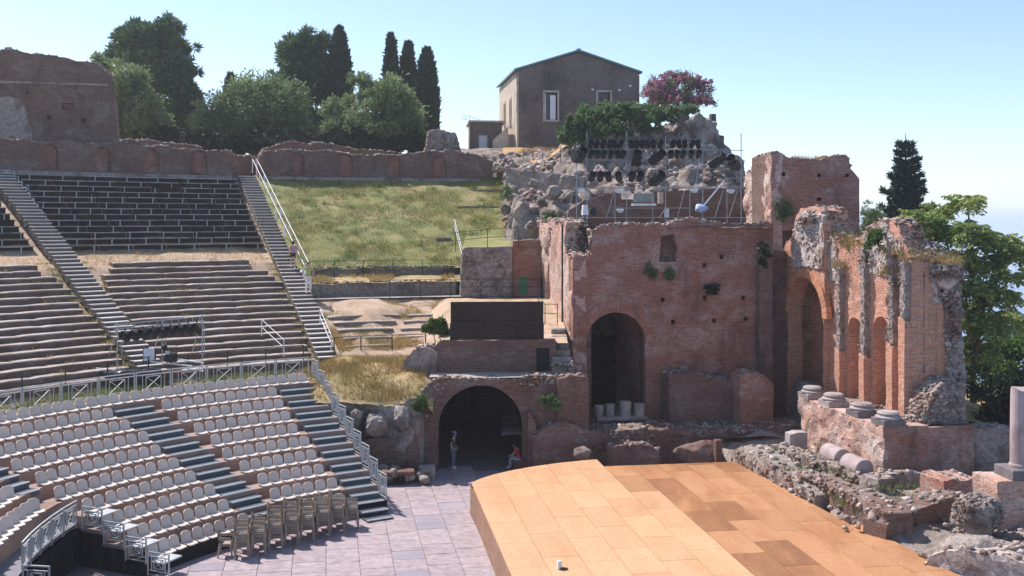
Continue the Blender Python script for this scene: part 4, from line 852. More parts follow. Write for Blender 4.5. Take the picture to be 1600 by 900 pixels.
XX, YY = np.meshgrid(np.linspace(-11.0, -3.75, 60), np.linspace(48.3, 55.3, 50)); P = np.stack([XX.ravel(), YY.ravel(), 0*XX.ravel()], 1)
HZ = lambda x, y: 4.75-np.clip((52.2-y)/4.2, 0, 1.2)**1.6*1.6-np.clip((-9.2-x)/1.8, 0, 1)*.7-np.clip((x+4.3)/.9, 0, 1)*.5
grid('grass_bank', XX, YY, HZ(XX, YY)+(fbm(P, 38, 4, .7)*.16).reshape(XX.shape), DRYG, None, S)
rf_ = thing('cliff', (-6.5, 48, 0), 'grey rock face under the grassy bank, left of the passage', 'rock')
fr = flat((-10.3, 49.2), (-4.3, 48.3)); top = rough([(0, 3.3), (1.2, 3.2), (2.5, 3.4), (4.5, 3.2), (6.05, 3.6)], .2, .3, 141)
wall('rock_wall', fr, [(0, -.1), (6.05, -.1)]+top[::-1], ROCK, rf_, thick=1.4, res=.22, amp=.34, seed=141, nsc=.8)
for i, (x, y, z, w, h) in enumerate(((-9.0, 48.6, 2.5, 1.7, 1.9), (-7.9, 48.3, 1.6, 1.5, 2.0), (-7.4, 48.3, 2.7, 1.0, 1.3), (-8.7, 48.4, 1.0, 1.4, 1.5), (-6.4, 48.3, 2.4, 1.6, 1.2), (-5.2, 48.3, 2.6, 1.4, 1.2))): boulder('rock', (x, y, z), (w, w*.7, h), ROCK, rf_, 150+i, 4, .4, 1.2, i)
block('worn_masonry', 'worn brown masonry below the rock face beside the passage', flat((-7.4, 47.9), (-4.35, 48.25)), [(0, -.1), (3.05, -.1), (3.05, 2.0), (2, 1.75), (.8, 1.8), (0, 1.5)], .8, BR_DULL, 143, amp=.1, cap=False)
rp = thing('rubble_pile', (-5.6, 47, 0), 'dark rubble heap with a slab at the foot of the white railing', 'rubble')
for i in range(26): boulder('rubble_stone', (-7.1+random.uniform(0, 3.2)*1.0, 46.75+random.uniform(-.25, .9), random.uniform(.1, .55)-.0), (random.uniform(.3, .75),)*2+(random.uniform(.25, .6),), RUBBLE, rp, 160+i, 2, .4)
mb = MB(); mb.box((-5.2, 46.7, .55), (1.5, .7, .16), .1, bev=.03); mb.build('slab', BR_DULL, rp)
mb = MB(); mb.box((-3.95, 47.6, .3), (.75, .55, .65), .1, bev=.03); o = mb.build('stone_block', MARBLE); tag(o, 'pale squared stone block left of the passage mouth', 'stone block')

# ---- the arched stage wall at the right
av = np.array([-.2, .98]); av /= np.linalg.norm(av); bv = np.array([av[1], -av[0]]); OF = np.array([17.75, 42.6])
fw = thing('arched_stage_wall', (16.5, 48.5, 2), 'sunlit orange brick stage wall with one big arch and narrow niches', 'ruin')
LF = 13.9; SF = lambda s: LF-s; fr = flat(OF+av*LF, OF)     # x runs from far to near
big = arch(SF(11.0), 1.95, 1.6, 7.1, 18); n1 = arch(SF(6.58), .62, 3.4, 6.75, 12); n2 = arch(SF(4.28), .68, 3.4, 6.95, 12)
top = rough([(SF(13.9), 10.0), (SF(13.1), 10.8), (SF(12.3), 11.3), (SF(11.9), 12.2), (SF(11.4), 12.65), (SF(10.2), 12.75), (SF(9.3), 12.5), (SF(9.0), 11.6), (SF(8.2), 11.0), (SF(7.2), 10.6), (SF(6.2), 11.1), (SF(5.5), 11.7), (SF(4.0), 12.1), (SF(3.0), 11.9), (SF(2.4), 10.9), (SF(1.9), 10.4)], .14, .25, 171)
out = [(SF(13.9), 1.5), (SF(1.9), 1.5)]+top[::-1]
cutx = SF(8.95); tA = [p for p in top if p[0] < cutx]; tB = [p for p in top if p[0] >= cutx]
wall('great_arch_bay', fr, [(SF(13.9), 1.5), (cutx, 1.5), (cutx, tA[-1][1]-.2)]+tA[::-1], BR_OR, fw, [big], thick=1.4, res=.24, amp=.07, seed=171, y0=-.32)
wall('arcade', fr, [(cutx+.01, 1.5), (SF(1.9), 1.5)]+tB[::-1]+[(cutx+.01, tB[0][1]-.1)], BR_OR, fw, [n1, n2, rect(SF(3.7), 8.35, .5, .35)], thick=.62, res=.24, amp=.07, seed=176, back=False)
wall('core', fr, [(x, z-.06 if z > 3 else z) for x, z in out], BR_OR, fw, [big], thick=.6, res=.5, amp=.04, seed=172, y0=.55)
cap_stones(fr, top, 1.1, 42, .07, .17, fw)
for pl_ in ([(SF(12.5), 9.6), (SF(9.0), 9.6), (SF(9.1), 12.3), (SF(10.3), 12.6), (SF(12.0), 11.9)], [(SF(6.3), 9.6), (SF(2.2), 9.4), (SF(2.6), 10.8), (SF(4), 12), (SF(5.6), 11.5)], [(SF(9.3), 9.0), (SF(8.2), 9.0), (SF(8.2), 10.8), (SF(9.0), 11.4)]): yo = -.39 if pl_[0][0] < cutx-1 else -.07; wall('rubble_layer', fr, rough(pl_+[pl_[0]], .12, .22, 177, 1.)[:-1], PALE_RUBBLE, fw, thick=.2, res=.2, amp=.07, seed=177, y0=yo, nsc=2.6); face_stones(fr, pl_, 30, .05, .13, fw, y=yo+.01, mat=PALE_RUBBLE)
for i in range(24):
    a = math.pi*(i+.5)/24; v = []
    for y in (-.40, -.1):
        for rr_, da in ((1.96, -1), (1.96, 1), (2.42, 1), (2.42, -1)): an_ = a+da*math.pi/24*.47; v.append((SF(11.0)+rr_*math.cos(an_), y, 7.1+rr_*math.sin(an_)))
    mb = MB(); mb.add(fr(np.array(v)), [(0, 1, 2, 3), (7, 6, 5, 4), (0, 4, 5, 1), (1, 5, 6, 2), (2, 6, 7, 3), (3, 7, 4, 0)]); mb.build('voussoir', surf('voussoir_brick', (.50, .22, .12), (.56, .28, .17), 5., bump=.5, orand=.15) if i == 0 else bpy.data.materials['voussoir_brick'], fw)
# room behind the big arch, so the opening reads deep
wall('arch_back', fr, [(SF(13.6), 1.5), (SF(8.6), 1.5), (SF(8.6), 10), (SF(13.6), 10)], BR_OR, fw, thick=.5, res=.5, amp=.05, seed=173, y0=1.7)
wall('arch_side', flat(OF+av*9.05+bv*.9, OF+av*9.05+bv*3.2), [(0, 1.5), (2.3, 1.5), (2.3, 10), (0, 10)], BR_OR, fw, thick=.4, res=.5, amp=.05, seed=174)
wall('arch_far_side', flat(OF+av*13.1+bv*.9, OF+av*13.1+bv*3.2), [(0, 1.5), (2.3, 1.5), (2.3, 10), (0, 10)], BR_OR, fw, thick=.4, res=.5, amp=.05, seed=175)
mb = MB(); q = [OF+av*8.8+bv*.9, OF+av*13.3+bv*.9, OF+av*13.3+bv*3.2, OF+av*8.8+bv*3.2]; prism(mb, [tuple(p) for p in q][::-1], 9.4, 9.9); mb.build('arch_roof', RUBBLE, fw)
wall('return_wall', flat((13.3, 55.1), (15.9, 55.5)), [(0, 1.2), (2.6, 1.2), (2.6, 10.3), (0, 10.4)], BR_DULL, fw, thick=.5, res=.5, amp=.05, seed=178)
# engaged piers: brick below, rubble above
for s_, w, zt, zr in ((7.65, .55, 10.0, 5.6), (5.42, .55, 10.6, 5.6), (3.1, .6, 10.6, 6.4), (2.15, .55, 10.2, 7.6)):
    z0 = 3.4 if s_ < 8.7 else 1.6; x = SF(s_); dp = .36
    pr = rough([(x+w/2, z0), (x+w/2, zt)], .05, .3, int(s_*9)); pl = rough([(x-w/2, zt), (x-w/2, z0)], .05, .3, int(s_*7))
    pr = [(x+w*.42+random.uniform(-.02, .02), z0), (x+w*.42, zr)]; pl = [(x-w*.42, zr+.2), (x-w*.42, z0)]
    wall('pier', fr, pr+pl, BR_OR, fw, thick=dp+.05, res=.25, amp=.03, seed=int(180+s_*10), y0=-dp, nsc=2.)
    wall('pier_core', fr, rough([(x+w*.3, zr-.1), (x+w*.3, zt)], .05, .2, int(s_*9), 1.)+rough([(x-w*.3, zt), (x-w*.3, zr-.1)], .05, .2, int(s_*7), 1.), RUBBLE, fw, thick=dp+.02, res=.18, amp=.06, seed=int(280+s_*10), y0=-dp+.05, nsc=3.); face_stones(fr, [(x-w/2, zr), (x+w/2, zr-.3), (x+w/2, zt), (x-w/2, zt)], 24, .04, .08, fw, y=-dp+.05, mat=RUBBLE)
# broken apse at the near end
def apse(v):
    ph_ = v[:, 0]/1.95; r_ = 1.95+v[:, 1]; A = OF+av*.2+bv*.25
    return np.concatenate([A+(np.cos(ph_)*r_)[:, None]*av+(np.sin(ph_)*r_)[:, None]*bv, v[:, 2:]], 1)
La = 1.95*.70
wall('apse_wall', apse, [(0, 3.4), (La, 3.4)]+rough([(La, 5), (La-.1, 8), (La-.35, 9.6), (La*.6, 10.4), (0, 10.6)], .12, .25, 190), BR_OR, fw, thick=.75, res=.24, amp=.07, seed=190)
wall('apse_band', apse, rough([(.02, 8.2), (La-.3, 8.3)], .05, .2, 192)+rough([(La-.3, 8.5), (La-.4, 9.5), (La*.6, 10.2), (.02, 10.4)], .05, .2, 193), PALE_RUBBLE, fw, thick=.15, res=.2, amp=.06, seed=193, y0=-.09, nsc=2.4)
face_stones(apse, [(0, 8.6), (La, 8.4), (La-.3, 9.8), (La*.6, 10.4), (0, 10.5)], 60, .06, .15, fw, y=-.01)
o = wall('broken_edge', flat(OF+av*1.69+bv*1.48, OF+av*1.6+bv*2.5), [(0, 3.2), (1.05, 2.2), (.9, 5), (.75, 7), (.7, 9.2), (.3, 9.6), (0, 9.2)], RUBBLE, fw, thick=1.2, res=.2, amp=.22, seed=191)
face_stones(flat(OF+av*1.69+bv*1.48, OF+av*1.6+bv*2.5), [(0, 3), (.9, 3), (.75, 7), (.7, 9.1), (.2, 9.4), (0, 9)], 60, .06, .15, fw, y=-.05)
for i, (s_, b_, z, d) in enumerate(((10.4, -.1, 12.0, (2.0, 1.5, 1.2)), (4.3, .9, 10.6, (2.6, 1.9, 2.4)), (2.9, 1.2, 10.1, (2.3, 1.9, 2.2)), (1.9, 1.6, 9.6, (1.5, 1.5, 1.5)), (6.6, .9, 10.2, (2.2, 1.4, 1.3)), (8.4, .8, 10.6, (1.6, 1.2, 1.2)))):
    p = OF+av*s_+bv*b_; boulder('rubble_mass', (*p, z), d, PALE_RUBBLE, fw, 195+i, 4, .25, 1.3, math.atan2(av[1], av[0]))
    th_ = RNG.uniform(0, 2*math.pi, 420); ph_ = np.arccos(RNG.uniform(-.2, 1, 420)); n_ = np.stack([np.sin(ph_)*np.cos(th_)*d[0]/2, np.sin(ph_)*np.sin(th_)*d[1]/2, np.cos(ph_)*d[2]/2], 1)*.93
    q = np.stack([p[0]+n_[:, 0]*av[0]+n_[:, 1]*bv[0], p[1]+n_[:, 0]*av[1]+n_[:, 1]*bv[1], z+n_[:, 2]], 1); stones('rubble_facing', q, .07, .17, STONES, fw)
fr = flat((17.15, 43.05), (19.4, 43.75)); wall('fallen_rubble', fr, [(0, 3.2), (2.3, 2.4)]+rough([(2.3, 4.9), (1.6, 5.25), (1.0, 5.0), (.4, 4.2), (0, 3.5)], .1, .25, 198), RUBBLE, fw, thick=1.1, res=.13, amp=.10, seed=198, nsc=3.2); face_stones(fr, [(.2, 3.3), (2.2, 3), (2.2, 4.8), (1.5, 5.1), (.9, 4.8)], 110, .04, .13, fw, y=-.0); cap_stones(fr, [(0, 3.5), (.4, 4.2), (1.0, 5.0), (1.6, 5.25), (2.3, 4.9)], 1.1, 120, .05, .16, fw)
# podium with four column bases
pdm = thing('brick_podium', (16.5, 45.5, 1.2), 'rough brick podium in front of the arches carrying four column bases', 'podium'); PC = np.array([15.3, 42.1])
frl = flat(PC+av*7.3, PC); wall('left_face', frl, [(0, .9), (7.28, .9)]+rough([(7.28, 3.55), (5, 3.5), (2, 3.5), (0, 3.55)], .05, .25, 201), BR_PINK, pdm, thick=.7, res=.2, amp=.1, seed=201, nsc=2.4)
frn = flat(PC+bv*.02-av*.01, PC+bv*4.25-av*.01); wall('near_face', frn, [(0, .6), (2.0, .6), (2.0, 3.5), (0, 3.52)], BR_RED, pdm, thick=.7, res=.25, amp=.05, seed=202); wall('near_face', frn, [(2.03, .6), (4.2, .6), (4.2, 3.4), (2.03, 3.4)], BR_RED, pdm, thick=.7, res=.25, amp=.05, seed=203, y0=.1)
XX, YY = np.meshgrid(np.linspace(.25, 4.2, 16), np.linspace(.3, 12.5, 40)); P = np.stack([XX.ravel(), YY.ravel(), 0*XX.ravel()], 1); Z = 3.46+(fbm(P, 7, 3, 1.2)*.05).reshape(XX.shape); Z = np.where((YY > 7.2), np.where(XX < 2.2, 1.4, Z), Z)
grid('podium_top', PC[0]+bv[0]*XX+av[0]*YY, PC[1]+bv[1]*XX+av[1]*YY, Z, SCREE, pdm, smooth=False)
for i, (s_, lab) in enumerate(((.5, 'nearest column base, on a dark plinth at the podium corner'), (2.55, 'second nearest column base on the brick podium'), (5.0, 'third column base from the podium corner'), (7.0, 'farthest column base at the back end of the podium'))):
    p = PC+bv*.5+av*s_; cb = thing('column_remnant', (*p, 3.5), 'pale moulded '+lab, 'column base', 'column bases on the podium'); z = 3.5
    mb = MB(); mb.box((*p, z+.12), (1.0, 1.0, .30), math.atan2(bv[1], bv[0]), bev=.02); mb.build('plinth', BASALT if i in (0, 1) else MARBLE, cb)
    mb = MB(); mb.lathe([(.50, .27), (.54, .31), (.54, .35), (.48, .39), (.43, .405), (.41, .44), (.44, .465), (.46, .495), (.44, .525), (.40, .54), (.39, .57), (.0, .575)], (*p, z), 24); mb.build('moulding', MARBLE, cb, smooth=False)
P = np.concatenate([PC+bv*RNG.uniform(1, 3, (60, 1))+av*RNG.uniform(.5, 7, (60, 1)), np.full((60, 1), 3.52)], 1); stones('loose_stones', P, .06, .2, STONES, pdm)
# lying drums
for i, (u, v, lab) in enumerate(((1305, 712, 'rear'), (1338, 729, 'front'))):
    p = Vector(G(u, v, 1.85)); d = Vector((.235, -.97, 0)).normalized(); mb = MB(); L_ = .62
    mb.tube([p-d*L_, p-d*(L_-.04), p, p+d*(L_-.04), p+d*L_], [.40, .43, .43, .43, .40], 22); o = mb.build('column_drum', COLM, smooth=False); tag(o, f'fallen pink marble column drum beside the podium, the {lab} of the two', 'column drum', 'fallen column drums')

# ---- low ruins between stage and podium, boulder and column at the right edge
block('low_wall', 'low rubble wall running along the back right edge of the stage', flat((10.05, 46.2), (11.55, 38.9)), [(0, 0), (7.4, 0), (7.4, 1.55), (5, 1.7), (2.5, 1.9), (.6, 1.95), (0, 1.6)], 1.25, RUBBLE, 211, amp=.12, fs=[(.2, 1.1), (7.3, 1.1), (7.3, 1.6), (.2, 1.8)])
block('low_wall', 'low brown wall with flat rubble top beside the front right of the stage', flat((11.55, 41.3), (12.75, 34.9)), [(0, 0), (6.5, 0), (6.5, 2.0), (4, 2.05), (1, 1.9), (0, 1.8)], 1.0, BR_DULL, 212, amp=.1, fs=[(.2, 1.6), (6.4, 1.7), (6.4, 2.0), (.2, 1.9)])
block('low_wall', 'narrow stone wall below the two fallen column drums', flat((12.0, 47.2), (14.2, 39.6)), [(0, .8), (7.9, .8), (7.9, 2.0), (6, 1.75), (3, 1.75), (0, 1.7)], .8, RUBBLE, 213, amp=.12, fs=[(.2, 1.2), (7.7, 1.2), (7.7, 1.8), (.2, 1.6)])
block('low_wall', 'low brick wall with rough top running right from the stage notch', flat((12.7, 34.7), (16.6, 37.6)), [(0, .4), (4.85, .4), (4.85, 2.0), (3, 1.95), (1.3, 1.9), (0, 1.7)], .9, BR_DULL, 214, amp=.08, lo=.08, hi=.2)
block('low_wall', 'short rubble wall stub in front of the podium corner', flat((14.4, 40.5), (17.4, 41.2)), [(0, .8), (3, .8), (3, 1.8), (1.5, 1.95), (0, 1.9)], .6, RUBBLE, 215, amp=.1)
block('brick_block', 'loose block of brickwork right of the podium, pale on top', flat((16.05, 38.05), (17.9, 38.45)), [(0, 1.0), (1.9, 1.0), (1.65, 2.25), (.5, 2.35), (.02, 2.25)], 1.5, BR_RED, 216, amp=.05, lo=.05, hi=.12)
block('stone_stub', 'small twin stone stubs at the far foot of the podium', flat((12.75, 47.0), (13.65, 47.1)), [(0, 1.0), (.85, 1.0), (.85, 2.25), (.5, 2.3), (0, 2.2)], .6, MARBLE, 217, amp=.05, cap=False)
o = boulder('boulder', (15.35, 33.75, 2.35), (1.8, 1.3, 1.5), RUBBLE, None, 221, 5, .5, 1.4, .5); tag(o, 'round dark lump of rubble masonry left of the right edge column', 'boulder')
q = RNG.normal(size=(420, 3)); q /= np.linalg.norm(q, axis=1)[:, None]; stones('rubble_facing', np.array([15.35, 33.75, 2.35])+q*np.array([.80, .60, .65]), .03, .09, RUBBLE, o)
o = boulder('broken_masonry', (15.0, 31.9, .9), (4.4, 3.0, 2.3), ROCK, None, 222, 5, .3, 1.3, -.3); o.data.materials.clear(); o.data.materials.append(RUBBLE); tag(o, 'broad pale broken masonry under the round lump, bottom right corner', 'ruin')
block('broken_wall', 'broken pinkish masonry bank at the bottom right corner', flat((12.9, 32.3), (16.0, 29.6)), [(0, 0), (4.1, 0), (4.1, 1.75), (2.4, 1.95), (1.2, 1.9), (.3, 1.5), (0, .9)], 1.6, PALE_RUBBLE, 223, amp=.09)
block('broken_wall', 'rubble bank between the round lump and the brick pedestal', flat((15.6, 32.2), (18.6, 32.0)), [(0, .5), (3, .5), (3, 2.0), (1.5, 1.9), (0, 1.6)], 2.0, RUBBLE, 224, amp=.2)
pc_ = thing('brick_pedestal', (17.2, 34.3, 1.2), 'brick pedestal under the marble column at the right edge', 'pedestal'); fr = flat((16.25, 34.1), (18.0, 34.3)); wall('near_face', fr, [(0, 1.0), (1.75, 1.0), (1.75, 3.3), (0, 3.32)], BR_PINK, pc_, thick=1.3, res=.2, amp=.07, seed=231, nsc=2.2)
wall('left_face', flat((16.0, 35.5), (16.24, 34.12)), [(0, 1.0), (1.4, 1.0), (1.4, 3.3), (0, 3.3)], BR_PINK, pc_, thick=.3, res=.2, amp=.06, seed=232)
cl = thing('marble_column', (17.25, 34.7, 3.3), 'broken pale pink marble column standing on a dark plinth, right edge', 'column'); mb = MB(); mb.box((17.22, 34.75, 3.48), (1.15, 1.1, .36), .1, bev=.03); mb.build('plinth', BASALT, cl)
mb = MB(); nz = [(.37, 3.66), (.37, 3.74), (.33, 3.8), (.325, 4.4), (.32, 5.2), (.31, 6.0), (.30, 6.25)]; mb.lathe(nz, (17.25, 34.75, 0), 22)
mb.v = [(x, y, z+(.12*math.sin(math.atan2(y-34.75, x-17.25)*2+1)+.05*random.random() if z > 6.2 else 0)) for x, y, z in mb.v]; mb.build('shaft', COLM, cl, smooth=False)
block('rubble_bank', 'grey rubble bank in shade behind the right edge column', flat((19.4, 43.2), (25, 40.8)), [(0, .5), (6, .5), (6, 2.2), (3, 2.9), (1, 3.3), (0, 3.2)], 1.5, RUBBLE, 233, amp=.2)
block('ruined_wall', 'low ruined wall in the shade right of the podium', flat((19.3, 40.4), (24.5, 39.6)), [(0, .5), (5.2, .5), (5.2, 1.9), (2.5, 2.1), (0, 1.7)], 1.0, BR_DULL, 234, amp=.15)
P = np.stack([RNG.uniform(11.6, 21, 700), RNG.uniform(35, 52, 700), RNG.uniform(1.3, 1.42, 700)], 1); tag(stones('loose_rubble', P, .04, .18), 'loose stones strewn between the stage and the brick podium', 'stones', None, 'stuff')
P = np.stack([RNG.uniform(1, 14, 900), RNG.uniform(50, 53, 900), RNG.uniform(1.6, 1.75, 900)], 1); tag(stones('loose_rubble', P, .05, .17), 'loose stones on the shaded ground behind the stage', 'stones', None, 'stuff')
# ================================================================ TEMPORARY GRANDSTAND AND SEATS
gs = thing('temporary_grandstand', PL(20, 48, 0), 'curved temporary grandstand of brown steps facing the wooden stage', 'grandstand')
RK = lambda k: 16.0+1.0*k
def PG(r, t, z=0.): return PL(r-.12*max(0, t-66.9), t, z)      # the rows straighten towards the left end
ZK = lambda k: .5+.4*k
TA, TW = 28.5, 66.6
stR = lambda r: (29.0, 33.3); stM = lambda r: (44.4+(r-16)*.36, 48.9+(r-16)*.32); stL = lambda r: (67.1, 69.4)
for k in range(10):
    r0, r1, z = RK(k), RK(k)+1.03, ZK(k); t1 = TW if k < 4 else 96; n = int((t1-TA)*1.2); tt = np.linspace(TA, t1, n); mb = MB(); v = []
    for (r, zz) in ((r0, z-.42 if k else 0.02), (r0, z), (r1, z), (r1, z-.42 if k else .02)): v += [PG(r, t, zz) for t in tt]
    f = [(j*n+i, j*n+i+1, (j+1)*n+i+1, (j+1)*n+i) for j in range(3) for i in range(n-1)]; mb.add(v, f+[(0, n, 2*n, 3*n)[::-1], (n-1, 2*n-1, 3*n-1, 4*n-1)])
    mb.build('riser_board', DECKR if k else CLOTHB, gs)  # front row coloured black for the shade under its seats
mb = MB(); tt = np.linspace(TA, 96, 80); v = [PG(r, t, z) for (r, z) in ((26.02, .0), (26.02, 4.1), (26.6, 4.1), (26.6, .0)) for t in tt]; n = 80
mb.add(v, [(j*n+i, j*n+i+1, (j+1)*n+i+1, (j+1)*n+i) for j in range(3) for i in range(n-1)]+[(0, n, 2*n, 3*n)[::-1]]); mb.build('back_walkway', DECKT, gs)
# aisle steps
mb = MB(); mb.box((0, 0, -.012), (1, .5, .024)); NO = None
m_ = MB(); m_.box((0, 0, -.11), (1, .52, .2)); me_t = m_.mesh('aisle_step', DECKT); m_ = MB(); m_.box((0, 0, -.02), (1, .05, .045)); me_n = m_.mesh('nosing', NOSE)
for stf, k0, k1 in ((stR, -1, 9), (stM, 0, 9), (stL, 5, 9)):
    for k in range(k0, k1):
        for h in (0, 1):
            r = RK(k)+.5*h+.27; z = ZK(k)+.2*h+.035
            if z < .06: continue
            a, b = stf(r); w = R(b-a)*r*(.98 if h else 1.0)
            if h == 0: z -= .005
            if k == -1: z = .10+.2*h
            s_ = ob('aisle_step', me_t, gs, at(PG(r, (a+b)/2, z), R((a+b)/2), (w, 1.0, 1 if k >= 0 else .5)))
            ob('nosing', me_n, s_, at(PG(r-.262, (a+b)/2, z+.004), R((a+b)/2), (w, 1, 1)))
# grey walkway in front of the fifth row, left
mb = MB(); tt = np.linspace(66.8, 96, 30); v = [PG(r, t, 1.46) for r in (19.16, 20.0) for t in tt]; mb.add(v, [(i, i+1, 30+i+1, 30+i) for i in range(29)]); mb.build('walkway', surf('grey_walkway', (.17, .165, .185), (.21, .205, .225), 1., bump=.1), gs)
mb = MB(); v = [PG(r, t, z) for (r, z) in ((19.98, 1.46), (19.98, 2.08)) for t in tt]; mb.add(v, [(i, i+1, 30+i+1, 30+i) for i in range(29)]); mb.build('fascia', DECKR, gs)

# ---- one seat shell: pan with rounded front, curved backrest with round top
def seat_mesh():
    mb = MB(); nx, ny = 6, 4; v = []; f = []
    for j in range(ny+1):
        for i in range(nx+1):
            x = (i/nx-.5)*.44; y = j/ny*.40; v.append((x*(1-.06*(j == 0)), y-.02*(abs(i/nx-.5) > .4 and j == 0), .085-.03*math.cos(x/.22*1.5)+(-.02 if j == 0 else 0)))
    for j in range(ny):
        for i in range(nx): a = j*(nx+1)+i; f.append((a, a+1, a+nx+2, a+nx+1))
    mb.add(v, f); v2 = [(x, y, z-.035) for x, y, z in v]; mb.add(v2, [q[::-1] for q in f])
    ring = [i for i in range(nx+1)]+[j*(nx+1)+nx for j in range(1, ny+1)]+[ny*(nx+1)+i for i in range(nx-1, -1, -1)]+[j*(nx+1) for j in range(ny-1, 0, -1)]; N_ = len(v)
    mb.f += [(ring[i], N_+ring[i], N_+ring[(i+1) % len(ring)], ring[(i+1) % len(ring)]) for i in range(len(ring))]; mb.m += [0]*len(ring)
    b0 = len(mb.v); v = []; f = []; ny = 5
    for j in range(ny+1):
        for i in range(nx+1):
            q = i/nx-.5; h = j/ny; ww = .44*(1-.14*max(0, h-.7)/.3*(1 if abs(q) > .33 else .6)); z = .06+h*.38-(.05*max(0, abs(q)-.33)/.17*h*h if j == ny else 0)
            v.append((q*ww, .37+h*.09-.05*abs(q*2)**2, z))
    for j in range(ny):
        for i in range(nx): a = j*(nx+1)+i; f.append((a, a+1, a+nx+2, a+nx+1))
    mb.add(v, f); v2 = [(x, y+.03, z) for x, y, z in v]; mb.add(v2, [q[::-1] for q in f])
    ring = [i for i in range(nx+1)]+[j*(nx+1)+nx for j in range(1, ny+1)]+[ny*(nx+1)+i for i in range(nx-1, -1, -1)]+[j*(nx+1) for j in range(ny-1, 0, -1)]; N_ = len(v)
    mb.f += [(b0+ring[i], b0+N_+ring[i], b0+N_+ring[(i+1) % len(ring)], b0+ring[(i+1) % len(ring)]) for i in range(len(ring))]; mb.m += [0]*len(ring)
    return mb.mesh('stadium_seat', SEATM)
SEAT = seat_mesh()
row_n = ['front', 'second', 'third', 'fourth', 'fifth', 'sixth', 'seventh', 'eighth', 'ninth', 'top']
seats = []
for k in range(10):
    r = RK(k); rr_ = r+.2; pitch = math.degrees(.505/rr_)
    if k == 9: bl = [('along the fence', TA+.6, 92)]
    else:
        a, b = stM(r); bl = [('right block', stR(r)[1]+.5, a-.3), ('middle block', b+.3, (66.0 if k < 4 else 66.9))]
        if k >= 4: bl.append(('left block', 69.8, 93))
    for nm, t0, t1 in bl:
        n = int((t1-t0)/pitch); off = (t1-t0-(n-1)*pitch)/2
        for i in range(n):
            th_ = t0+off+i*pitch; p = PG(r+.02, th_, ZK(k)+.004); u = 800+1600*p[0]/p[1]
            if u < -30: continue
            seats.append((p[1], p, th_, k, nm, i, n))
seats.sort(key=lambda s: s[0]); far = []
for q, (d, p, th_, k, nm, i, n) in enumerate(seats):
    jr = random.uniform(-.05, .05); mt = at(p, R(th_)+jr-(.3 if th_ > 67 else 0), rx=random.uniform(-.03, .03))
    if q < 300:
        o = ob('stadium_seat', SEAT, None, mt)
        tag(o, f'off-white plastic seat, {row_n[k]} row, {nm}, {nth(i+1)} from its right end', 'seat', f'seats of the {row_n[k]} row, {nm}')
    else: far.append(mt)
if far:
    sv_ = np.array([v.co for v in SEAT.vertices]); sf = [tuple(p.vertices) for p in SEAT.polygons]; V = []; FF = []
    for j, mt in enumerate(far):
        M3 = np.array(mt); V.append(sv_ @ M3[:3, :3].T+M3[:3, 3]); FF += [tuple(x+j*len(sv_) for x in q) for q in sf]
    tag(wob('distant_seats', np.concatenate(V), FF, SEATM), 'off-white plastic seats in the far rows of the grandstand', 'seats', None, 'stuff')

# ---- galvanised railings
def rail_panel(mb, a, b, h=1.0, motif=True, post=(True, True), w=.05):
    a, b = Vector(a), Vector(b); up = Vector((0, 0, 1)); d = b-a
    for p, on in ((a, post[0]), (b, post[1])):
        if on: mb.bar(p, p+up*h, w)
    for z in (h-.02, h-.16, .22, .08): mb.bar(a+up*z, b+up*z, .045 if z > .9 else .032)
    if motif:
        q0, q1 = a+d*.28, a+d*.72; z0, z1 = .30, h-.24
        for p in (a+d*.18, a+d*.82): mb.bar(p+up*.22, p+up*(h-.16), .03)
        for x, y in (((q0, z0), (q1, z0)), ((q1, z0), (q1, z1)), ((q1, z1), (q0, z1)), ((q0, z1), (q0, z0)), ((q0, z0), (q1, z1)), ((q0, z1), (q1, z0))): mb.bar(x[0]+up*x[1], y[0]+up*y[1], .028)
def railing(name, label, segs, h=1.0, w=.05, group='galvanised railings of the grandstand', motif=True, mat=METAL):
    th = thing(name, segs[0][0], label, 'railing', group)
    for a, b in segs: mb = MB(); rail_panel(mb, a, b, h, motif, w=w); mb.build('rail_panel', mat, th)
railing('stair_railing', 'stepped galvanised railing down the right side of the grandstand stairs', [(PL(RK(k)+.03, TA+.12, ZK(k)-.0), PL(RK(k)+.95, TA+.12, ZK(k)-.0)) for k in range(0, 10)], 1.05)
railing('top_railing', 'long galvanised railing behind the top row of white seats', [(PG(26.3, t, 4.1), PG(26.3, t+3.55, 4.1)) for t in np.arange(TA+.3, 88, 3.75)], 1.1)
railing('gangway_railing', 'curved galvanised railing beside the black drape, bottom left', [(PG(19.2, t, 1.3), PG(19.2, t+2.6, 1.3)) for t in np.arange(66.9, 80, 2.75)], .98, .045)
railing('drape_railing', 'stepped galvanised railing on top of the black drape', [(PL(19.0-.98*i, TW+.1, 1.22-.4*i+.02), PL(19.0-.98*i-.9, TW+.1, 1.22-.4*i+.02)) for i in range(4)], .85, .045)
railing('near_railing', 'short stepped galvanised railing at the bottom left corner', [(PL(17.4-.92*i, 81.2, .72-.38*i), PL(17.4-.92*i-.86, 81.2, .72-.38*i)) for i in range(3)], .95, .045)
dp_ = thing('black_drape', PL(17, TW, 0), 'black cloth drape closing the side of the grandstand, bottom left', 'drape')
for i in range(4):
    r1, r0 = 19.0-.98*i, 19.0-.98*(i+1); zt = 1.2-.4*i; n = 24; v = []
    for j in range(n+1):
        r = r0+(r1-r0)*j/n; wv = .5*math.sin(j*1.7)*.05/r
        v += [PL(r, TW+.2+math.degrees(wv), .01), PL(r, TW+.2+math.degrees(wv*.3), max(.05, zt))]
    mb = MB(); mb.add(v, [(2*j, 2*j+2, 2*j+3, 2*j+1) for j in range(n)]); mb.build('cloth_panel', CLOTHB, dp_)
n = 60; v = []
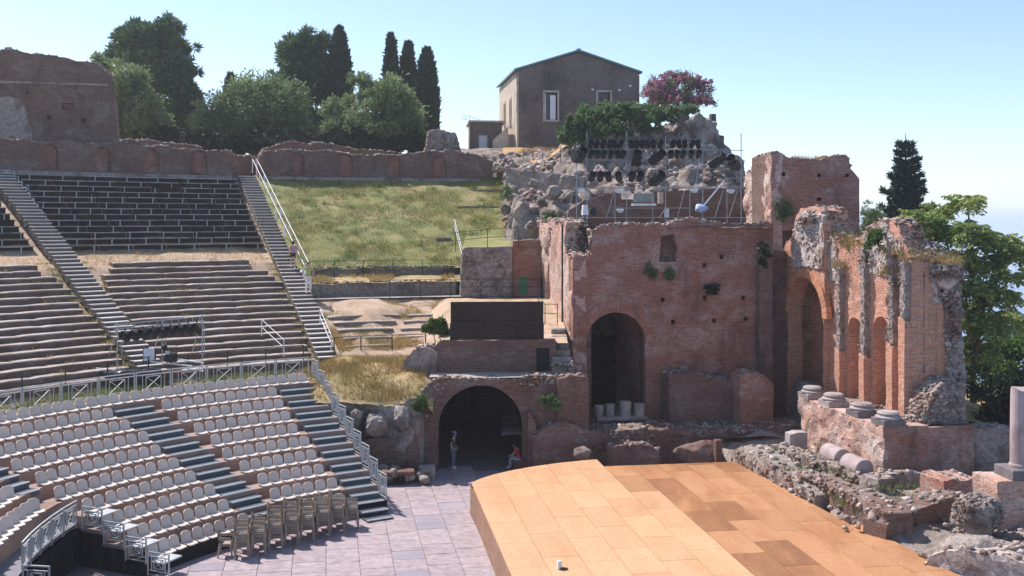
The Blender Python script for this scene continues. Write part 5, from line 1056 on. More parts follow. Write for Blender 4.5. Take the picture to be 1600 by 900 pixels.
for j in range(n+1):
    t_ = 66.8+(81.2-66.8)*j/n; r = 19.1-(t_-66.9)*.12+.04*math.sin(j*1.9); v += [PL(r, t_, .01), PL(r, t_, 1.3)]
mb = MB(); mb.add(v, [(2*j, 2*j+2, 2*j+3, 2*j+1) for j in range(n)]); mb.build('cloth_panel', CLOTHB, dp_)
ft = thing('steel_landing', PL(17.8, 79, 0), 'small steel landing steps beside the black drape', 'steps')
for i in range(4): mb = MB(); mb.box(PL(18.6-.98*i, TW-1.6, ZK(3-i)-.0+.03), (.9, .5, .05), R(TW)); mb.build('tread', METAL, ft)

# ---- stacked beige armchairs
def chair():
    th = bpy.data.objects.new('plastic_armchair', None); link(th); parts = {}
    mb = MB(); mb.box((0, 0, .42), (.46, .44, .035), bev=.012); mb.local('seat', CHAIRM, th)
    mb = MB(); v = []; n = 6
    for z, w, y in ((.42, .44, -.20), (.62, .47, -.24), (.80, .44, -.285), (.86, .34, -.30)):
        for i in range(n+1): q = i/n-.5; v.append((q*w, y+.05*(2*q)**2, z-(.03*(2*q)**2 if z > .7 else 0)))
    f = [(j*(n+1)+i, j*(n+1)+i+1, (j+1)*(n+1)+i+1, (j+1)*(n+1)+i) for j in range(3) for i in range(n)]; mb.add(v, f); mb.add([(x, y-.02, z) for x, y, z in v], [q[::-1] for q in f]); mb.local('backrest', CHAIRM, th)
    for sx in (-1, 1):
        mb = MB(); mb.tube([(sx*.25, -.22, .66), (sx*.275, 0, .655), (sx*.265, .2, .63), (sx*.25, .22, .5), (sx*.235, .2, .42)], .022, 6); mb.local('armrest', CHAIRM, th)
        for sy in (-1, 1): mb = MB(); mb.bar((sx*.215, sy*.19, .42), (sx*.265, sy*.25, 0), .045, .04); mb.local('leg', CHAIRM, th)
    return th
proto = chair(); first = True
fd = Vector((.62, .785, 0)).normalized(); st0 = Vector(G(377, 872, 0)); st1 = Vector(G(549, 825, 0)); stacks = []
for i in range(8):
    stacks.append((st0+(st1-st0)*(i/7)+Vector((0, .12, 0)), (9, 8, 9, 10, 9, 10, 10, 8)[i], f'front line, number {i+1} from the left'))
    if 0 < i: stacks.append((st0+(st1-st0)*((i-.35)/7)+Vector((-.50, .62, 0)), (8, 7, 8, 11, 11, 11, 10, 9)[i], f'rear line, number {i} from the left'))
stacks.append((st0+Vector((-.62, .25, 0)), 2, 'low pair at the left end'))
num = ['', 'leftmost', 'second', 'third', 'fourth', 'fifth', 'sixth', 'seventh', 'rightmost']
for si, (p, n, nm) in enumerate(stacks):
    rz = R(-78)+random.uniform(-.08, .08)
    if 'number' in nm: ln, k = nm.split(', number '); w_ = f"{num[int(k.split()[0])]} stack of the {ln}"
    else: w_ = 'low stack at the left end'
    for j in range(n):
        pos = Vector((p.x+random.uniform(-.008, .008), p.y+random.uniform(-.008, .008), j*.058)); M_ = at(pos, rz+random.uniform(-.012, .012)); lab = f"beige plastic armchair, {'topmost' if j == n-1 else nth(n-j)+' from the top'} in the {w_}"
        if first: proto.matrix_basis = M_; c = proto; first = False; c['label'] = lab
        else: c = copy_tree(proto, M_, lab)
        c['category'] = 'chair'; c['kind'] = 'thing'; c['group'] = 'stacked armchairs, '+w_

# ================================================================ LIGHT RIG ON THE TIERS (left)
def pole(mb, a, b, w=.055): mb.bar(a, b, w, n=6)
PAR = {}
def spotlight(kind, loc, rz, tilt, label, group, sc=1.0):
    if kind not in PAR:
        t = bpy.data.objects.new('stage_spotlight', None); link(t); mb = MB()
        if kind == 'par': mb.lathe([(.06, -.26), (.13, -.2), (.15, -.1), (.15, .2), (.165, .24), (.15, .25), (.13, .16), (0, .15)], n=14, M=Matrix.Rotation(R(90), 4, 'X'))
        else: mb.box((0, 0, 0), (.42, .55, .36), bev=.05); mb.lathe([(.15, 0), (.2, .2), (.22, .24), (.19, .25), (.16, .1), (0, .08)], n=14, M=Matrix.Translation((0, -.26, 0)) @ Matrix.Rotation(R(90), 4, 'X'))
        h = mb.local('housing', BLACK, t, Matrix.Rotation(R(-35), 4, 'X'))
        mb = MB(); mb.tube([(-.19, 0, 0), (-.19, 0, .26), (.19, 0, .26), (.19, 0, 0)], .016, 5); mb.bar((0, 0, .26), (0, 0, .38), .04); mb.local('yoke', DMETAL, t)
        PAR[kind] = t; t.matrix_basis = at(loc, rz, (sc,)*3); o = t; o['label'] = label
    else: o = copy_tree(PAR[kind], at(loc, rz, (sc,)*3), label)
    tag(o, None, 'spotlight', group); return o
rg = thing('light_rig', Q(250, 600, 47.5), 'scaffold light rig with a bar of black spotlights, on the lower tiers', 'light rig')
rgp = {}
for nm, u0, u1 in (('l', 185, 195), ('m', 252, 252), ('r', 315, 315)): pass
B0_, B1_ = Vector(Q(183, 508, 48.5)), Vector(Q(316, 494, 50.5)); zt = 7.1
for q in (0, .52, 1):
    p = B0_+(B1_-B0_)*q; mb = MB(); pole(mb, (p.x, p.y, 4.3), (p.x, p.y, p.z+.12)); mb.build('upright', METAL, rg)
    mb = MB(); pole(mb, (p.x-.9, p.y+1.2, 5.3), (p.x, p.y, p.z-.1), .045); mb.build('brace', METAL, rg)
    mb = MB(); pole(mb, (p.x-.35, p.y+1.5, 5.2), (p.x-.35, p.y+1.5, p.z-.6), .045); mb.build('upright', METAL, rg)
for dz in (.0, -.22): mb = MB(); pole(mb, B0_+Vector((-.15, 0, dz)), B1_+Vector((.1, 0, dz)), .055); mb.build('cross_bar', METAL, rg)
for q in np.linspace(.03, .97, 12): p = B0_+(B1_-B0_)*q; mb = MB(); pole(mb, p, p-Vector((0, 0, .22)), .03); mb.build('strut', METAL, rg)
for (a, b) in (((150, 575), (190, 580)), ((235, 565), (300, 572)), ((270, 560), (318, 567)), ((290, 575), (318, 580)), ((318, 567), (292, 598))): mb = MB(); mb.bar(Q(*a, 48.3), Q(*b, 48.3), .07, .05); mb.build('platform_beam', WHITEP, rg)
for i in range(9):
    p = B0_+(B1_-B0_)*(.10+.105*i)-Vector((0, .1, .62)); spotlight('par', p, R(-25)+random.uniform(-.15, .15), 0, f"black spotlight on the left rig, {('first', 'second', 'third', 'fourth', 'fifth', 'sixth', 'seventh', 'eighth', 'ninth')[i]} along the bar", 'spotlights on the left light rig', 1.15)
cs = thing('equipment_case', Q(207, 600, 47.8), 'long equipment case under black plastic sheeting beside the rig', 'case'); a, b = Vector(Q(165, 596, 47.6)), Vector(Q(248, 592, 48.6)); c_ = (a+b)/2; rzc = math.atan2(b.y-a.y, b.x-a.x)
mb = MB(); mb.box(c_+Vector((0, 0, .08)), ((b-a).length, 1.0, .7), rzc, bev=.1); o = mb.build('case_body', BLACK, cs)
vv = np.stack([RNG.uniform(-1.2, 1.2, 60), RNG.uniform(-.45, .45, 60)], 1); X_, Y_ = np.meshgrid(np.linspace(-1.28, 1.28, 34), np.linspace(-.56, .56, 14)); Zs = fbm(np.stack([X_.ravel(), Y_.ravel(), X_.ravel()*0], 1), 5, 3, 2.4).reshape(X_.shape)*.06+.47-np.clip(abs(Y_)-.42, 0, 1)*1.6
grid('plastic_sheet', c_.x+X_*math.cos(rzc)-Y_*math.sin(rzc), c_.y+X_*math.sin(rzc)+Y_*math.cos(rzc), c_.z+Zs+0*X_, surf('glossy_black_sheet', (.02, .02, .025), (.035, .035, .045), 3., rough=.25, bump=.6, bscale=4., spec=.6), cs, smooth=False)
wp = thing('white_panel', Q(233, 566, 48.6), 'pale grey upright panel standing on the light rig platform', 'panel'); mb = MB(); p = Vector(Q(233, 554, 48.6)); mb.box(p, (.5, .06, .58), .2, bev=.02); mb.build('board', WHITEP, wp); mb = MB(); mb.bar(p+Vector((-.28, .04, .3)), p+Vector((-.28, .04, -.45)), .05); mb.bar(p+Vector((.28, .04, .3)), p+Vector((.28, .04, -.45)), .05); mb.build('stand', BLACK, wp)
fo = thing('follow_spot', Q(265, 575, 48.4), 'black follow spot lamp on a stand in the middle of the light rig', 'spotlight'); p = Vector(Q(266, 553, 48.4)); mb = MB(); mb.box(p+Vector((.05, 0, -.15)), (.55, .5, .45), .3, bev=.06); mb.build('housing', BLACK, fo); mb = MB(); mb.bar(p+Vector((-.1, 0, .0)), p+Vector((-.3, -.1, .42)), .26, n=10); mb.build('barrel', BLACK, fo); mb = MB(); mb.bar(p+Vector((.05, 0, -.3)), p+Vector((.05, 0, -.9)), .09, n=8); mb.build('stand', DMETAL, fo); mb = MB(); mb.box(p+Vector((-.05, -.27, .08)), (.2, .04, .2), .3); mb.build('control_plate', METAL, fo)
mb = MB(); X0 = Vector(Q(268, 580, 48.7)); mb.box(X0, (.9, .7, .1), .2, bev=.02); o = mb.build('brown_board', surf('rusty_board', (.30, .14, .06), (.36, .18, .08), 2.), None); tag(o, 'rust brown board lying under the follow spot', 'board')

# ================================================================ SCAFFOLD WITH SPOTLIGHTS ON THE BUILDING ROOF
sf_ = thing('roof_scaffold', (9, 57.5, 11.6), 'pale tube scaffold carrying rows of black spotlights above the brick building', 'scaffold')
SD, SB = 56.6, 58.2
def sp3(u, v, D=SD): return Vector(Q(u, v, D))
ups = ((901, 222, SD), (917, 205, SB), (979, 205, SD), (1040, 212, SD), (1098, 208, SD), (1158, 208, SD), (1136, 278, SB), (961, 297, SB), (1020, 297, SB), (1078, 290, SB))
for u, v, D in ups: mb = MB(); a = sp3(u, v, D); pole(mb, (a.x, a.y, 11.55), a, .05); mb.build('upright', SCAFM, sf_)
for u0, v0, u1, v1, D in ((897, 233, 1162, 235, SD), (897, 250, 980, 250, SD), (895, 278, 1100, 262, SB), (895, 293, 1160, 294, SD), (895, 295, 1160, 291, SB), (960, 325, 1080, 325, SB), (888, 340, 1165, 340, SD), (1134, 279, 1160, 278, SD), (1060, 264, 1158, 264, SD)): mb = MB(); pole(mb, sp3(u0, v0, D), sp3(u1, v1, D), .045); mb.build('ledger', SCAFM, sf_)
for u0, v0, u1, v1 in ((960, 298, 948, 340), (1070, 298, 1058, 340), (1130, 298, 1117, 340), (1152, 298, 1139, 340), (895, 300, 886, 340), (1040, 325, 1030, 340), (1093, 248, 1087, 292)): mb = MB(); pole(mb, sp3(u0, v0), sp3(u1, v1), .045); mb.build('brace', SCAFM, sf_)
for u, v in ((908, 297), (967, 298), (1085, 297), (1142, 298), (969, 328)): mb = MB(); p = sp3(u, v); mb.box(p, (.38, .25, .12), 0, bev=.02); mb.box(p+Vector((0, 0, -.1)), (.26, .2, .08), 0); mb.build('bracket', NOSE, sf_)
mb = MB(); mb.bar(sp3(1098, 323), sp3(1132, 282), .1, .06); mb.build('ladder_beam', NOSE, sf_)
mb = MB(); mb.box(sp3(1006, 320, SB), (1.35, .5, .12), .05, bev=.02); mb.build('deck_board', NOSE, sf_); mb = MB(); mb.box(sp3(1006, 309, SB+.3), (1.2, .06, .5), .05); mb.build('grey_panel', surf('green_grey_panel', (.22, .26, .23), (.3, .33, .3), 2.), sf_)
mb = MB(); mb.bar(sp3(1032, 318, SB), sp3(1032, 300, SB), .32, n=12); mb.build('beige_drum', RENDERL, sf_); mb = MB(); mb.box(sp3(1042, 333, SB), (.22, .2, .5), 0); mb.build('white_box', NOSE, sf_)
bsx = boulder('blue_sheet', sp3(1095, 325), (.9, .6, .5), BLUEP, None, 301, 3, .35, 1.6); tag(bsx, 'crumpled blue plastic sheet at the foot of the scaffold', 'sheet')
rows = {'upper row': (225, (210, 260, 310, 362, 400, 445, 530, 572, 615, 658, 705, 760, 855, 905, 950, 1005, 1055)), 'second row': (305, (215, 265, 315, 372, 425, 465, 840, 890, 935, 1000, 1057)), 'lowest row': (480, (225, 290, 355, 435, 535, 600))}
ordn = ['first', 'second', 'third', 'fourth', 'fifth', 'sixth', 'seventh', 'eighth', 'ninth', 'tenth', 'eleventh', 'twelfth', 'thirteenth', 'fourteenth', 'fifteenth', 'sixteenth', 'last']
for rn, (y, xs) in rows.items():
    for i, x in enumerate(xs):
        p = sp3(880+x/5, 180+y/5+1, SD-.12); spotlight('par', p, random.uniform(-.35, .35), 0, f'black spotlight on the roof scaffold, {rn}, {ordn[i]} from the left', f'spotlights of the {rn} on the roof scaffold', 1.0 if rn != 'lowest row' else 1.25)
for x, y, lab, rz in ((125, 325, 'at the left end of the roof scaffold', .5), (570, 350, 'with a pale front, middle left of the scaffold', 0), (720, 340, 'big round one in the middle of the scaffold', .9), (1190, 370, 'large one tilted down at the right bay of the scaffold', 1.0), (1335, 385, 'at the far right pole of the scaffold', -.6), (720, 510, 'lowest big one in the middle of the scaffold', .7)):
    spotlight('box', sp3(880+x/5, 180+y/5, SD-.1), rz, 0, 'large black stage lamp, '+lab, 'large lamps on the roof scaffold', 1.25)
wl_ = thing('covered_lamp', sp3(915, 339, SD-.4), 'white covered lamp on a stand at the left foot of the scaffold', 'lamp'); p = sp3(914, 328, SD-.4); mb = MB(); mb.box(p, (.34, .3, .55), .2, taper=.75, bev=.0); mb.build('white_cover', WHITEP, wl_); mb = MB(); mb.bar(p+Vector((-.1, 0, -.2)), p+Vector((-.14, 0, -.5)), .05); mb.bar(p+Vector((.1, 0, -.2)), p+Vector((.14, 0, -.5)), .05); mb.build('legs', METAL, wl_)
bc = thing('black_bag', sp3(926, 339, SD-.3), 'black equipment bag beside the white covered lamp', 'bag'); o = boulder('body', sp3(926, 330, SD-.3), (.42, .4, .62), BLACK, bc, 302, 3, .2)

# ================================================================ FENCES AND HANDRAILS
def fence(name, pts, h, label, rails=(1.0, .55), mat=DMETAL, w=.05, cat='railing', group='iron railings on the slopes'):
    th = thing(name, pts[0], label, cat, group)
    for p in pts: mb = MB(); p = Vector(p); mb.bar(p-Vector((0, 0, .1)), p+Vector((0, 0, h)), w, n=6); mb.build('post', mat, th)
    for z in rails:
        for a, b in zip(pts[:-1], pts[1:]): mb = MB(); mb.bar(Vector(a)+Vector((0, 0, h*z-.01)), Vector(b)+Vector((0, 0, h*z-.01)), w*.7, n=5); mb.build('rail', mat, th)
fence('iron_railing', [PL(37.2, t, 8.5) for t in np.linspace(24.0, 9.8, 6)], 1.05, 'thin iron railing along the foot of the grassy slope', (1.0,))
fence('iron_railing', [PL(34.5, t, 7.42) for t in np.linspace(16.5, 1.2, 6)], 1.05, 'thin iron railing along the pale path towards the tall building')
fence('iron_railing', [Q(712, 392, 61.9)[:2]+(10.2,), (-1.5, 62.5, 10.4), (0.4, 62.8, 10.5)], 1.1, 'iron railing on top of the stone retaining wall')
fence('handrail', [Q(710, 365, 64), Q(722, 412, 61.6)], .9, 'grey sloping handrail at the corner of the grassy slope', (1.0, .6), METAL)
fence('iron_railing', [PL(28.55, t, 4.85) for t in (24.6, 21.7, 18.3, 14.6)], 1.0, 'black iron railing in front of the overgrown tiers', (1.0,), DMETAL, .07)
fence('iron_railing', [PL(28.4, t, 4.6) for t in np.linspace(60, 28, 9)], .95, 'black iron railing along the lowest stone tier', (1.0,), DMETAL, .06)
for dt, lab in ((-.78, 'nearer white handrail of the pair beside the long stairs'), (-1.25, 'outer white handrail of the pair beside the long stairs')):
    fence('stair_handrail', [PL(r, 25.05+dt*(40/r), hz(r)+.1) for r in np.linspace(52.5, 36.5, 7)], .95, lab, (1.0,), WHITEP, .075, 'handrail', 'white stair handrails')
fence('stair_handrail', [PL(31.6, 24.6, hz(31.6)+.15), PL(29.0, 24.7, hz(29.0)+.15)], .85, 'short white handrail at the bottom of the long stairs', (1.0, .5), WHITEP, .06, 'handrail', 'white stair handrails')
fence('stair_handrail', [PL(31.4, 30.6, 5.9), PL(29.2, 29.6, 5.0)], .8, 'short white handrail standing on the stone tiers', (1.0, .5), WHITEP, .06, 'handrail', 'white stair handrails')
fence('iron_railing', [(x, y, hz_at(x, y)) for x, y in ((Q(u, 262, D)[0], D) for u, D in ((818, 82), (848, 80), (876, 78), (905, 76)))], 1.1, 'iron railing across the stony slope below the house', (1.0, .5))
fence('iron_railing', [(1.45, 55.6, 6.9), (1.75, 54.2, 6.6), (2.4, 54.1, 6.6)], 1.0, 'small iron railing at the right end of the brown screen', (1.0, .5))
# ================================================================ TREES AND PLANTS
def clump_pts(ells, n, sub=14, spread=.34, low=-.55):
    """points in leafy sub-clumps over the shells of ellipsoids (c, radii)"""
    vol = np.array([r[0]*r[2]+r[0]*r[1] for c, r in ells]); vol /= vol.sum(); P = []; U = []
    for (c, r), w in zip(ells, vol):
        c = np.array(c); r = np.array(r); m = max(8, int(sub*1.5*max(1, r[0]*r[2]/1.2))); k = max(1, int(n*w/m))
        d = RNG.normal(size=(m, 3)); d /= np.linalg.norm(d, axis=1)[:, None]; d = d[d[:, 2] > low]; m = len(d)
        s = c+d*r*(RNG.random((m, 1))**.5*.95+.05+np.where(RNG.random((m, 1)) < .14, .28, 0)); sr = spread*min(r[0], r[2])*RNG.uniform(.35, 1.25, (m, 1))
        q = RNG.normal(size=(m, k, 3))*.55; P.append((s[:, None]+q*sr[:, None]*np.array([1, 1, .75])).reshape(-1, 3)); o = q+d[:, None]*.5; o[:, :, 2] += .25
        U.append((o/np.linalg.norm(o, axis=2)[:, :, None]).reshape(-1, 3))
    return np.concatenate(P), np.concatenate(U)
def ell(lst, D, dep=1.0, jit=1.2):
    return [(tuple(np.array(Q(u, v, D+random.uniform(-jit, jit)))), (ru*D/1600, max(ru, rv)*D/1600*dep, rv*D/1600)) for u, v, ru, rv in lst]
def tree(name, label, cat, D, base, lst, mat, n, size, aspect, trunk=.22, group=None, dep=1., sub=14, spread=.34, up=.8, limbs=6, droop=0., jit=1.2, extra=None, low=-.55):
    b = Vector(Q(*base, D)); th = thing(name, b, label, cat, group); es = ell(lst, D, dep, jit)
    P, U = clump_pts(es, n, sub, spread, low); leaves('crown', P, size, mat, th, aspect, U*up, droop)
    if extra: P2, U2 = clump_pts(es, extra[1], sub*2, spread*.7, -.2); leaves('blossom', P2, extra[2], extra[0], th, .8, U2*.4)
    zc = np.mean([e[0][2] for e in es]); xc = np.mean([e[0][0] for e in es]); mid = Vector((b.x*.5+xc*.5, b.y, b.z+(zc-b.z)*.55)); topz = max(e[0][2] for e in es); tp_ = max(es, key=lambda e: e[0][2])[0]
    if trunk is None: return th
    mb = MB(); mb.tube([b-Vector((0, 0, .3)), b+(mid-b)*.4+Vector((random.uniform(-.15, .15), 0, 0)), mid, mid+(Vector(tp_)-mid)*.6, Vector(tp_)], [trunk*1.25, trunk, trunk*.8, trunk*.45, trunk*.12], 8); mb.build('trunk', BARK, th)
    for c, r in random.sample(es, min(limbs, len(es))):
        c = Vector(c); s = mid+(Vector(tp_)-mid)*random.uniform(-.25, .35); m_ = s+(c-s)*.55+Vector((0, 0, -.2)); mb = MB(); mb.tube([s, m_, c], [trunk*.4, trunk*.25, trunk*.08], 6); mb.build('limb', BARK, th)
    return th
tree('pine_tree', 'big dark pine with layered crown behind the high brick wall', 'tree', 95, (238, 225), [(225, 58, 35.6, 22.2), (258, 50, 30.2, 17.4), (285, 78, 17.8, 11.0), (196, 90, 23.1, 19.0), (245, 95, 42.6, 23.8), (296, 112, 16.0, 9.5), (268, 130, 37.4, 20.6), (222, 145, 40.9, 30.1), (296, 152, 19.6, 8.8), (280, 172, 30.2, 15.8), (248, 185, 44.5, 23.8), (305, 168, 12.4, 6.4), (212, 195, 37.4, 22.2), (265, 205, 37.4, 15.8), (188, 62, 12.4, 9.5)], L_PINE, 52000, .60, .26, .4, 'trees behind the top wall')
tree('olive_tree', 'grey green olive crown in front of the big pine, beside the high brick wall', 'tree', 86, (205, 225), [(195, 130, 32, 28), (205, 165, 38, 34), (195, 198, 36, 26), (232, 185, 26, 34), (190, 215, 40, 16), (235, 212, 36, 18), (150, 95, 14, 10), (162, 110, 16, 12)], L_OLIVE, 24000, .38, .36, .2, 'trees behind the top wall')
tree('olive_tree', 'broad rounded olive right of the big pine', 'tree', 92, (350, 225), [(345, 185, 40, 36), (395, 165, 45, 42), (415, 145, 34, 28), (330, 205, 34, 24), (440, 170, 46, 44), (385, 205, 60, 24), (455, 205, 46, 26), (320, 218, 30, 14), (350, 220, 40, 12), (420, 220, 50, 12), (480, 218, 40, 14)], L_OLIVE, 42000, .38, .36, .25, 'trees behind the top wall')
tree('pine_tree', 'tall feathery pine rising from the middle of the tree group', 'tree', 98, (495, 225), [(455, 85, 17.8, 25.3), (480, 75, 19.6, 20.6), (500, 72, 14.2, 20.6), (468, 115, 28.5, 20.6), (500, 115, 26.7, 23.8), (485, 150, 37.4, 23.8), (440, 140, 21.3, 15.8), (470, 190, 35.6, 23.8)], L_PINE, 38000, .60, .26, .3, 'trees behind the top wall')
tree('olive_tree', 'low dusty olive in front of the two cypresses', 'tree', 88, (580, 228), [(575, 150, 36, 28), (610, 152, 36, 30), (635, 180, 24, 34), (590, 190, 50, 34), (520, 172, 26, 22), (535, 205, 34, 22), (615, 210, 42, 18), (560, 125, 16, 10), (520, 220, 40, 12), (570, 222, 50, 10), (630, 222, 40, 10), (650, 205, 18, 24)], L_OLIVE, 40000, .38, .36, .22, 'trees behind the top wall')
for i, (u, v, w, h, D, lab) in enumerate(((325, 222, 40, 16, 84, 'low dark hedge shrub right of the broken outer wall'), (395, 224, 46, 16, 84, 'low dark hedge shrub above the gap in the top wall'), (470, 222, 46, 14, 86, 'low dark hedge shrub under the feathery pine'), (555, 222, 50, 14, 86, 'low dark hedge shrub under the dusty olive'), (640, 222, 44, 16, 86, 'low dark hedge shrub under the cypresses'), (255, 218, 50, 14, 86, 'low dark hedge shrub under the big pine'))):
    tree('hedge_shrub', lab, 'shrub', D, (u, 240), [(u-w*.5, v, w*.6, h), (u+w*.5, v+2, w*.6, h), (u, v-6, w*.5, h), (u, v+10, w, h*.8)], L_DARK, 9000, .36, .5, .08, 'low hedge behind the top wall')
def cypress(u, v0, v1, w, D, label, n=8000, mat=L_CYP, lean=0, group='dark cypresses behind the top wall'):
    b = Vector(Q(u, v1, D)); H = (v1-v0)*D/1600; rad = w*D/3200; th = thing('cypress_tree', b, label, 'tree', group); h = RNG.uniform(.02, 1, n)**.85; a = RNG.uniform(0, 2*math.pi, n)
    pr = np.minimum(1, h*6+.5)*(1-h**2.2)**.8+.05; bump = 1+.25*fbm(np.stack([a*1.2, h*9, h*0+u], 1), 3, 3); rr = rad*pr*bump*RNG.uniform(.7, 1.05, n)
    P = np.stack([b.x+rr*np.cos(a)+lean*h*H, b.y+rr*np.sin(a), b.z+h*H], 1); U = np.stack([np.cos(a)*.35, np.sin(a)*.35, 0*a+1.3], 1); leaves('crown', P, .5, mat, th, .4, U)
    mb = MB(); mb.tube([b-Vector((0, 0, .3)), b+Vector((lean*H*.5, 0, H*.5)), b+Vector((lean*H, 0, H*.95))], [.2, .12, .02], 6); mb.build('trunk', BARK, th)
cypress(530, 47, 225, 42, 97, 'thick dark blunt topped cypress joined to the feathery pine', 12000)
cypress(611, 58, 225, 27, 100, 'left cypress of the tall touching pair', 8000); cypress(634, 70, 225, 28, 100.5, 'right cypress of the tall touching pair', 8000, lean=.03)
cypress(667, 80, 225, 33, 97, 'single slim pointed cypress right of the tree group', 9000)
cypress(360, 119, 225, 24, 110, 'small dark cypress tip between the big pine and the olive', 4000)
# conifer at the right, tier by tier
def fir(u, v0, v1, w, D, label, n=14, mat=L_FIR):
    b = Vector(Q(u, v1, D)); H = (v1-v0)*D/1600; rad = w*D/3200; th = thing('conifer_tree', b, label, 'tree'); mb = MB(); mb.tube([b, b+Vector((0, 0, H))], [.22, .02], 7); mb.build('trunk', BARK, th); P = []; U = []
    for i in range(n):
        h = i/n*.96; k = 7 if h < .7 else 5; L = rad*(1-h)**.8*random.uniform(.85, 1.15)+.15
        for j in range(k):
            a = 2*math.pi*(j+random.random()*.6)/k+i; l = L*random.uniform(.7, 1.1); m = int(260*l+60); t_ = RNG.random(m)**.8; sw = (1-t_)*.28*l+.08
            P.append(np.stack([b.x+np.cos(a)*l*t_+RNG.normal(size=m)*sw*.6, b.y+np.sin(a)*l*t_+RNG.normal(size=m)*sw*.6, b.z+h*H+l*.45*t_**1.5-.12*l+RNG.normal(size=m)*.08], 1)); U.append(np.tile([math.cos(a)*.7, math.sin(a)*.7, .6], (m, 1)))
    leaves('crown', np.concatenate(P), .32, mat, th, .22, np.concatenate(U))
fir(1415, 208, 400, 92, 76, 'dark spiky conifer against the sky behind the arched wall')
# ailanthus with pinnate fronds
def ailanthus(lst, D, base, label, n_fr, name='ailanthus_tree', mat=L_AIL, fl=.72, jit=1.6):
    b = Vector(Q(*base, D)); th = thing(name, b, label, 'tree'); es = ell(lst, D, .9, jit); P = []; U = []; ar = np.array([r[0]*r[2] for c, r in es]); ar /= ar.sum()
    for (c, r), w in zip(es, ar):
        m = int(n_fr*w); d = RNG.normal(size=(m, 3)); d /= np.linalg.norm(d, axis=1)[:, None]; s = np.array(c)+d*np.array(r)*RNG.uniform(.35, .95, (m, 1))
        for q in range(m):
            a = math.atan2(d[q, 1], d[q, 0])+random.uniform(-.8, .8); el_ = random.uniform(-.5, 1.1); L = fl*random.uniform(.6, 1.15); t_ = np.repeat(np.linspace(.15, 1, 9), 2); sd = np.tile([-1, 1], 9)
            dx, dy = math.cos(a), math.sin(a); P.append(s[q]+np.stack([dx*L*t_, dy*L*t_, math.sin(el_)*L*t_-.45*L*t_**2], 1)); U.append(np.stack([-dy*sd+dx*.6, dx*sd+dy*.6, -.35-.3*t_], 1))
    leaves('crown', np.concatenate(P), .30, mat, th, .36, np.concatenate(U)*1.6)
    mb = MB(); tp_ = Vector(es[0][0]); mid = b+(tp_-b)*.45+Vector((.3, 0, 0)); mb.tube([b, mid, tp_], [.22, .15, .03], 8); mb.build('trunk', BARK, th)
    for c, r in es[1:]:
        c = Vector(c); s = b+(mid-b)*random.uniform(.5, 1); mb = MB(); mb.tube([s, s+(c-s)*.5+Vector((0, 0, .35)), c], [.09, .06, .02], 6); mb.build('limb', BARK, th)
ailanthus([(1512, 316, 20, 12), (1440, 345, 28, 20), (1475, 360, 28, 18), (1520, 365, 22, 18), (1562, 378, 26, 14), (1588, 396, 18, 14), (1495, 405, 24, 18), (1540, 412, 22, 16), (1520, 450, 30, 18), (1560, 462, 24, 16), (1500, 490, 26, 20), (1540, 505, 30, 20), (1575, 500, 18, 14), (1520, 545, 30, 22), (1465, 328, 16, 10), (1582, 432, 16, 10)], 56, (1520, 640), 'tall airy yellow green ailanthus tree behind the arched wall, right edge', 1500)
tree('small_tree', 'small olive green treetop between tower and conifer', 'tree', 66, (1362, 400), [(1360, 335, 16, 18), (1368, 355, 18, 16), (1352, 365, 14, 14)], L_OLIVE, 3500, .2, .35, .08)
tree('leafy_shrub', 'bright green bushy shrub at the foot of the ailanthus', 'shrub', 60, (1560, 640), [(1515, 570, 26, 22), (1545, 585, 34, 26), (1585, 560, 30, 28), (1590, 600, 30, 26), (1600, 545, 30, 22)], L_SHRUB, 16000, .22, .5, .1)
tree('olive_shrub', 'pale olive shrub far behind at the right edge', 'shrub', 70, (1590, 600), [(1590, 535, 26, 24), (1620, 540, 36, 30), (1575, 555, 22, 16)], L_OLIVE, 7000, .22, .4, .1)
tree('dark_shrub', 'dark shaded thicket behind the right edge column', 'shrub', 51, (1560, 700), [(1530, 610, 30, 34), (1565, 620, 36, 34), (1600, 625, 40, 40), (1545, 655, 36, 26), (1590, 665, 36, 26), (1640, 640, 40, 50)], L_DARK, 22000, .2, .5, .1)
# ivy mound and oleander on the hill
tree('ivy_mound', 'thick green ivy mound spreading below the house front', 'ivy', 77.5, (980, 232), [(905, 195, 24, 18), (925, 185, 26, 18), (950, 182, 28, 20), (978, 180, 30, 18), (1005, 180, 28, 17), (1030, 182, 24, 12), (1058, 174, 24, 9), (915, 208, 24, 14), (895, 205, 18, 14), (950, 202, 28, 12), (1078, 172, 12, 7), (900, 216, 24, 12), (930, 214, 30, 13), (965, 208, 28, 12), (1000, 200, 26, 10), (885, 212, 14, 12)], L_IVY, 38000, .28, .65, None, sub=22, spread=.28)
tree('oleander_bush', 'pink flowering oleander on top of the hill right of the house', 'shrub', 84, (1060, 178), [(1035, 140, 28, 20), (1065, 128, 26, 16), (1090, 140, 24, 18), (1050, 158, 42, 16), (1095, 160, 22, 12), (1018, 148, 16, 12), (1048, 120, 12, 8)], L_IVY, 9000, .22, .3, .1, extra=(L_PINK, 12000, .2), sub=20)
tree('green_bush', 'small rounded green bush left of the brown screen', 'shrub', 52.6, (680, 526), [(680, 510, 17, 12), (672, 515, 13, 9), (690, 516, 10, 8)], L_SHRUB, 6500, .14, .5, .04)
